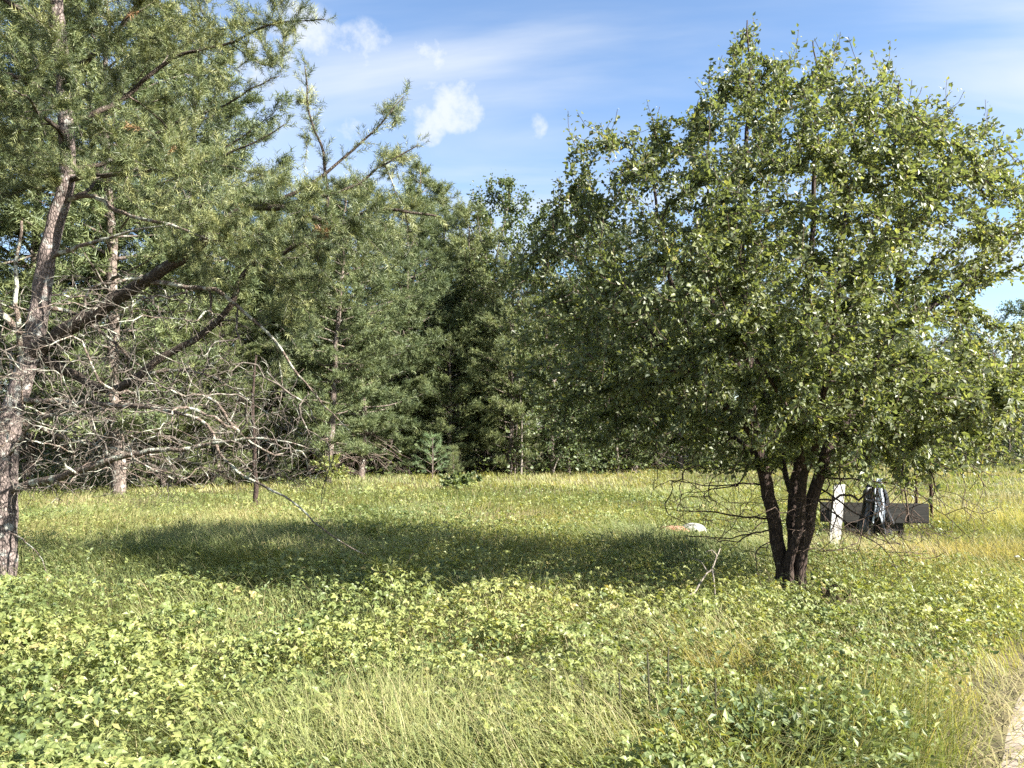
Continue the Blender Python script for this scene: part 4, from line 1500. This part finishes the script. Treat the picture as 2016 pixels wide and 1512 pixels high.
def lump(rx, ry, rz_, seed, nu=20, nv=10):
    r = np.random.default_rng(seed)
    ph = r.uniform(0, 6, 6)
    V = []
    for j in range(nv + 1):
        t = j / nv * math.pi / 2
        for i in range(nu):
            a_ = i / nu * 6.283
            k = 1 + .12 * math.sin(2 * a_ + ph[0]) + .07 * math.sin(5 * a_ + ph[1] + 3 * t) + .05 * math.sin(9 * a_ + ph[2])
            V.append([rx * math.cos(a_) * math.cos(t) * k, ry * math.sin(a_) * math.cos(t) * k, rz_ * math.sin(t) * (1 + .15 * math.sin(3 * a_ + ph[3]) * math.cos(t)) - .02])
    F = []
    for j in range(nv):
        for i in range(nu):
            a_ = j * nu + i
            b_ = j * nu + (i + 1) % nu
            F.append([a_, b_, b_ + nu, a_ + nu])
    return np.array(V), np.array(F)


V, F = lump(.19, .17, .12, 3)
V[:, 0] += .10
V[:, 2] += .06
obj('white_bag', tri_mesh('white_bag', V, F, smooth=True), M['white_plastic'], root)
V, F = lump(.24, .16, .07, 7)
V[:, 0] -= .20
V[:, 1] -= .05
V[:, 2] += .07
obj('red_flap', tri_mesh('red_flap', V, F, smooth=True), M['red_plastic'], root)

# scrap of white and the dark clod near the track
b = gpt(on_ground(2003, 1136))
V, F = lump(.030, .012, .02, 12, 12, 5)
V[:, 2] += .22
V[:, 0] += V[:, 1] * .4
o = obj('white_scrap', tri_mesh('white_scrap', V, F), M['white_plastic'])
o.location = tuple(b)
tag(o, 'small white scrap caught in the tall grass near the track', 'scrap')
b = gpt(on_ground(1925, 1205))
V, F = lump(.10, .08, .16, 14, 16, 7)
o = obj('dark_clod', tri_mesh('dark_clod', V, F), M['dark_clod'])
o.location = tuple(b)
tag(o, 'small dark clod of earth in the grass near the track', 'clod')

# rotten stump beside the tree
b = gpt(on_ground(1640, 1225))
root = thing('rotten_stump', 'low brown rotten stump under leaves beside the broadleaf tree', 'stump', b)
zz_ = np.linspace(-.05, .24, 7)
V, F = tube(np.stack([zz_ * .12, zz_ * 0, zz_], 1), np.interp(zz_, [-.05, .1, .3], [.17, .13, .11]), 18, .10, 4, cap=False)
V[-18:, 2] += rs.uniform(-.06, .05, 18)
obj('rind', tri_mesh('rind', V, F), M['stump'], root)
V, F = tube(np.array([[.0, 0, -.05], [.01, 0, .10], [.02, 0, .17]]), [.12, .11, .10], 14, .08, 6)
obj('rotten_core', tri_mesh('rotten_core', V, F), M['dark_clod'], root)
# bleached fallen branch, propped in the shade left of the tree
TYB = 7.3
bb = gpt(at(1333, 1205, 6.3))
sk = Skeleton()
PYD = TYB
sk.limb([at(1322, 1228, 6.2), at(1332, 1203, 6.3), at(1352, 1180, 6.35), at(1366, 1165, 6.4), at(1385, 1135, 6.5), at(1403, 1117, 6.6), at(1412, 1095, 6.7), at(1418, 1080, 6.8)], .011, .005, .05, False, wob=.003)
sk.limb([at(1366, 1165, 6.4), at(1355, 1172, 6.3), at(1343, 1181, 6.25)], .009, .004, .05)
sk.limb([at(1366, 1165, 6.4), at(1367, 1185, 6.3), at(1371, 1220, 6.2)], .009, .004, .05)
sk.limb([at(1405, 1115, 6.6), at(1406, 1150, 6.5), at(1411, 1215, 6.4)], .008, .004, .05)
sk.limb([at(1395, 1126, 6.55), at(1378, 1104, 6.6), at(1360, 1100, 6.7)], .006, .003, .05)
sk.limb([at(1412, 1095, 6.7), at(1402, 1083, 6.7), at(1388, 1088, 6.7)], .006, .003, .05)
sk.radii(.003, .45, .02)
root = thing('fallen_branch', 'bleached forked dead branch propped in the shade beside the broadleaf tree', 'branch', bb)
wood_parts(sk, bb, root, {0: 'main_stem'}, {k: M['bleached'] for k in range(8)}, M['bleached'], M['bleached'], .001, flare=False, rough=.03)

# bleached bent stem at the wood edge
bb = gpt(at(1090, 935, 28.0))
sk = Skeleton()
sk.limb([bb + [0, 0, -.1], at(1090, 925, 28), at(1098, 905, 28), at(1106, 890, 28), at(1118, 882, 28), at(1126, 884, 28)], .035, .012, .15, False)
sk.limb([at(1098, 905, 28), at(1090, 895, 28), at(1086, 880, 28)], .016, .008, .15)
sk.radii(.003, .45, .02)
root = thing('bent_dead_stem', 'pale bent dead stem standing at the dark wood edge', 'stem', bb)
wood_parts(sk, bb, root, {0: 'main_stem'}, {0: M['bleached'], 1: M['bleached']}, M['bleached'], M['bleached'], .001, flare=False, rough=.03)

# thin dark dead stem under the pine boughs
bb = gpt(at(503, 1000, 16.0))
sk = Skeleton()
sk.limb([bb + [0, 0, -.1], at(503, 960, 16), at(500, 900, 16), at(498, 800, 16), at(505, 700, 16.1)], .055, .02, .2, False, wob=.01)
sk.grow(np.array([at(503, 850, 16) + rs.normal(0, .45, 3) * [1, 1, .8] for _ in range(26)]), rs, .12, up=-.1, jit=.08)
sk.radii(.004, .45, .02)
root = thing('dead_sapling', 'thin dark dead sapling standing alone in the sunny grass under the pine boughs', 'tree', bb)
wood_parts(sk, bb, root, {0: 'trunk'}, {0: M['dark_bark']}, M['wood_twig'], M['dark_bark'], .02, flare=False, rough=.03)

# thin bare stems at the wood edge
for k, (px_, Y_, ptop, lab) in enumerate(((1004, 29.0, 780, 'thinnest of the bare stems at the wood edge, leftmost'), (1013, 28.4, 770, 'thin bare stem in the middle of three at the wood edge'),
                                          (1026, 27.6, 750, 'pale thin bare stem at the wood edge, rightmost of three'), (951, 29.5, 800, 'lone thin grey stem between the sapling and the three bare stems'))):
    bb = gpt(at(px_, 940, Y_))
    sk = Skeleton()
    top = at(px_ + (-6, 3, -4, 2)[k], ptop, Y_)
    sk.limb([bb + [0, 0, -.1], bb * .5 + top * .5 + [.05, 0, 0], top], (.03, .035, .045, .03)[k], .008, .3, False, wob=.01)
    sk.grow(np.array([top + rs.normal(0, .5, 3) * [1, 1, 1.2] - [0, 0, .6] for _ in range(22)]), rs, .2, up=.2, jit=.05)
    sk.radii(.004, .45, .02)
    root = thing('thin_sapling', lab, 'sapling', bb, 'thin saplings at the wood edge')
    wood_parts(sk, bb, root, {0: 'trunk'}, {0: M['bleached'] if k == 2 else M['wood_bark']}, M['wood_twig'], M['wood_bark'], .02, flare=False, rough=.03)
    P, X, Z, SZ = leaves_along(sk, sk.tips, 12, .5, (.08, .12), rs)
    V, F, T = stamp(*LEAF4, P - bb, X, Z, SZ, rs.uniform(.4, .9, len(P)))
    o = obj('crown', tri_mesh('crown', V, F, T), M['wood_leaf'], root)
    o['kind'] = 'stuff'

# blue-green young pine in front of the wood
def sapling(px_, py_, Y_, H, rad, lab, name, needle, seed, n=5):
    r = np.random.default_rng(seed)
    bb = gpt(at(px_, py_, Y_))
    root = thing(name, lab, 'sapling', bb)
    V, F = tube(np.array([[0, 0, -.05], [.01, 0, H * .5], [0, .01, H * .95]]), [.028, .02, .008], 7)
    obj('trunk', tri_mesh('trunk', V, F), M['wood_bark'], root)
    for w in range(n):
        z = H * (.12 + .78 * w / (n - 1))
        P, X = [], []
        br = []
        for j in range(5):
            a_ = j * 1.257 + w * .6 + r.uniform(-.2, .2)
            ln = rad * (1 - .72 * w / (n - 1)) * r.uniform(.75, 1.15)
            hd = np.array([math.cos(a_), math.sin(a_), .55 + .2 * w / n])
            br.append((np.array([[0, 0, z], hd * ln * .5 + [0, 0, z], hd * ln + [0, 0, z]]), .008, .003))
            for q in range(6):
                s = .35 + .65 * q / 5
                P.append(hd * ln * s + [0, 0, z])
                X.append(norm(hd) + r.normal(0, .35, 3))
        P = np.array(P)
        V, F, T = stamp(*shoot(26, .75, .035, .8, seed + w), P, np.array(X), norm(r.normal(0, 1, P.shape)), r.uniform(.11, .17, len(P)), r.uniform(.2, 1, len(P)))
        o = obj('whorl', tri_mesh('whorl', V, F, T), needle, root)
        bv, bf, _ = stems_mesh(br)
        obj('twigs', tri_mesh('twigs', bv, bf), M['wood_twig'], o)


sapling(851, 948, 26.0, 1.45, .62, 'blue-green young pine with clear whorls in front of the dark wood', 'pine_sapling', M['sap_needle'], 3)
sapling(892, 940, 27.0, 1.05, .16, 'slim spindly young pine beside the blue-green one', 'pine_sapling', M['wood_needle'], 8, 6)

# low leafy shrubs


def shrub(px_, py_, Y_, w, h, nst, lab, name, mat, leafsize, seed, narrow=1.0, per=12, catg='shrub'):
    r = np.random.default_rng(seed)
    bb = gpt(at(px_, py_, Y_))
    sk_ = Skeleton()
    for k in range(nst):
        a_ = k * 2.4 + r.uniform(-.4, .4)
        e = np.array([math.cos(a_) * w * r.uniform(.2, .5), math.sin(a_) * w * r.uniform(.2, .5), h * r.uniform(.65, 1)])
        sk_.limb([bb + [0, 0, -.03], bb + e * [.35, .35, .55], bb + e], .008, .003, .08, False, wob=.005)
    t = bb + np.stack([r.normal(0, w * .27, nst * 7), r.normal(0, w * .27, nst * 7), h * r.uniform(.3, 1.0, nst * 7)], 1)
    sk_.grow(t, r, .07, up=.25, jit=.05)
    sk_.radii(.002, .42, .01)
    root = thing(name, lab, catg, bb)
    wood_parts(sk_, bb, root, {k: 'stem' for k in range(nst)}, {k: M['dry_stem'] for k in range(nst)}, M['dry_stem'], M['dry_stem'], .02, flare=False, rough=0)
    P, X, Z, SZ = leaves_along(sk_, sk_.tips, per, .25, leafsize, r, .05)
    V, F, T = stamp(*LEAF, P - bb, X, Z, np.stack([SZ, SZ * narrow, SZ], 1), np.clip(r.normal(.6, .18, len(P)), 0, .9))
    o = obj('leaves', tri_mesh('leaves', V, F, T), mat, root)
    o['kind'] = 'stuff'


shrub(778, 1195, 6.9, .44, .50, 8, 'pale narrow-leaved willow seedling at the edge of the tree shade', 'willow_seedling', M['bramble'], (.045, .065), 5, .32, 18)
shrub(905, 968, 21.5, 1.1, .42, 8, 'low rounded dark shrub in the sunny grass near the blue-green sapling', 'low_shrub', M['wood_leaf'], (.08, .12), 6, 1.0, 16)
shrub(650, 900, 22.4, .9, .9, 7, 'bright light-green bush against the short sunlit pine trunk', 'low_bush', M['bramble'], (.07, .11), 16, .6, 16)
shrub(1560, 1500, 3.75, .55, .22, 7, 'dark broad-leaved weed clump at the lower edge of the picture', 'leafy_weed', M['tree_leaf'], (.07, .12), 7, 1.1, 9, 'weed')
shrub(15, 1330, 5.2, .5, .36, 7, 'green broad-leaved weed clump in front of the leaning pine foot', 'leafy_weed', M['bramble'], (.05, .075), 17, 1.0, 10, 'weed')
shrub(1668, 1195, 7.1, .5, .30, 7, 'leafy green sprout covering the rotten stump', 'leafy_sprout', M['bramble'], (.045, .07), 9, 1.0, 8, 'sprout')

# tall dry weed stems along the lower edge
STEMS = [(1222, 1500, 1325), (1238, 1495, 1400), (1256, 1510, 1380), (1278, 1490, 1285), (1296, 1512, 1420), (1318, 1505, 1275), (1330, 1512, 1440), (1345, 1490, 1330), (1412, 1500, 1335), (1385, 1512, 1420), (1150, 1512, 1330), (1180, 1505, 1390)]
ORD = ['leftmost', 'second', 'third', 'fourth', 'fifth', 'sixth', 'seventh', 'eighth', 'ninth', 'tenth', 'eleventh', 'rightmost']
for k, (px_, py0, py1) in enumerate(sorted(STEMS)):
    Y_ = 3.9 + .12 * math.sin(k * 2.1)
    bb = gpt(at(px_, 1480, Y_))
    tp = at(px_ + rs.uniform(-6, 2), py1, Y_)
    mid = (bb + tp) / 2 + rs.normal(0, .006, 3)
    root = thing('dry_stem', 'thin dark upright weed stem at the lower edge, %s of the row' % (ORD[k] if k in (0, 11) else ORD[k] + ' from the left'), 'weed stem', bb, 'dry weed stems along the lower edge')
    V, F = tube(resample([bb + [0, 0, -.03], mid, tp], .08) - bb, np.linspace(.0065, .0042, len(resample([bb + [0, 0, -.03], mid, tp], .08))), 5)
    obj('stalk', tri_mesh('stalk', V, F), M['dry_stem'], root)
    for q in range(int(rs.integers(2, 5))):
        s = rs.uniform(.35, .95)
        c = bb + (tp - bb) * s - bb
        e = c + np.array([rs.normal(0, .05), rs.normal(0, .05), rs.uniform(.0, .06)])
        V, F = tube(np.array([c, (c + e) / 2 + [0, 0, .01], e]), [.0018, .0015, .001], 3)
        obj('side_twig', tri_mesh('side_twig', V, F), M['dry_stem'], root)
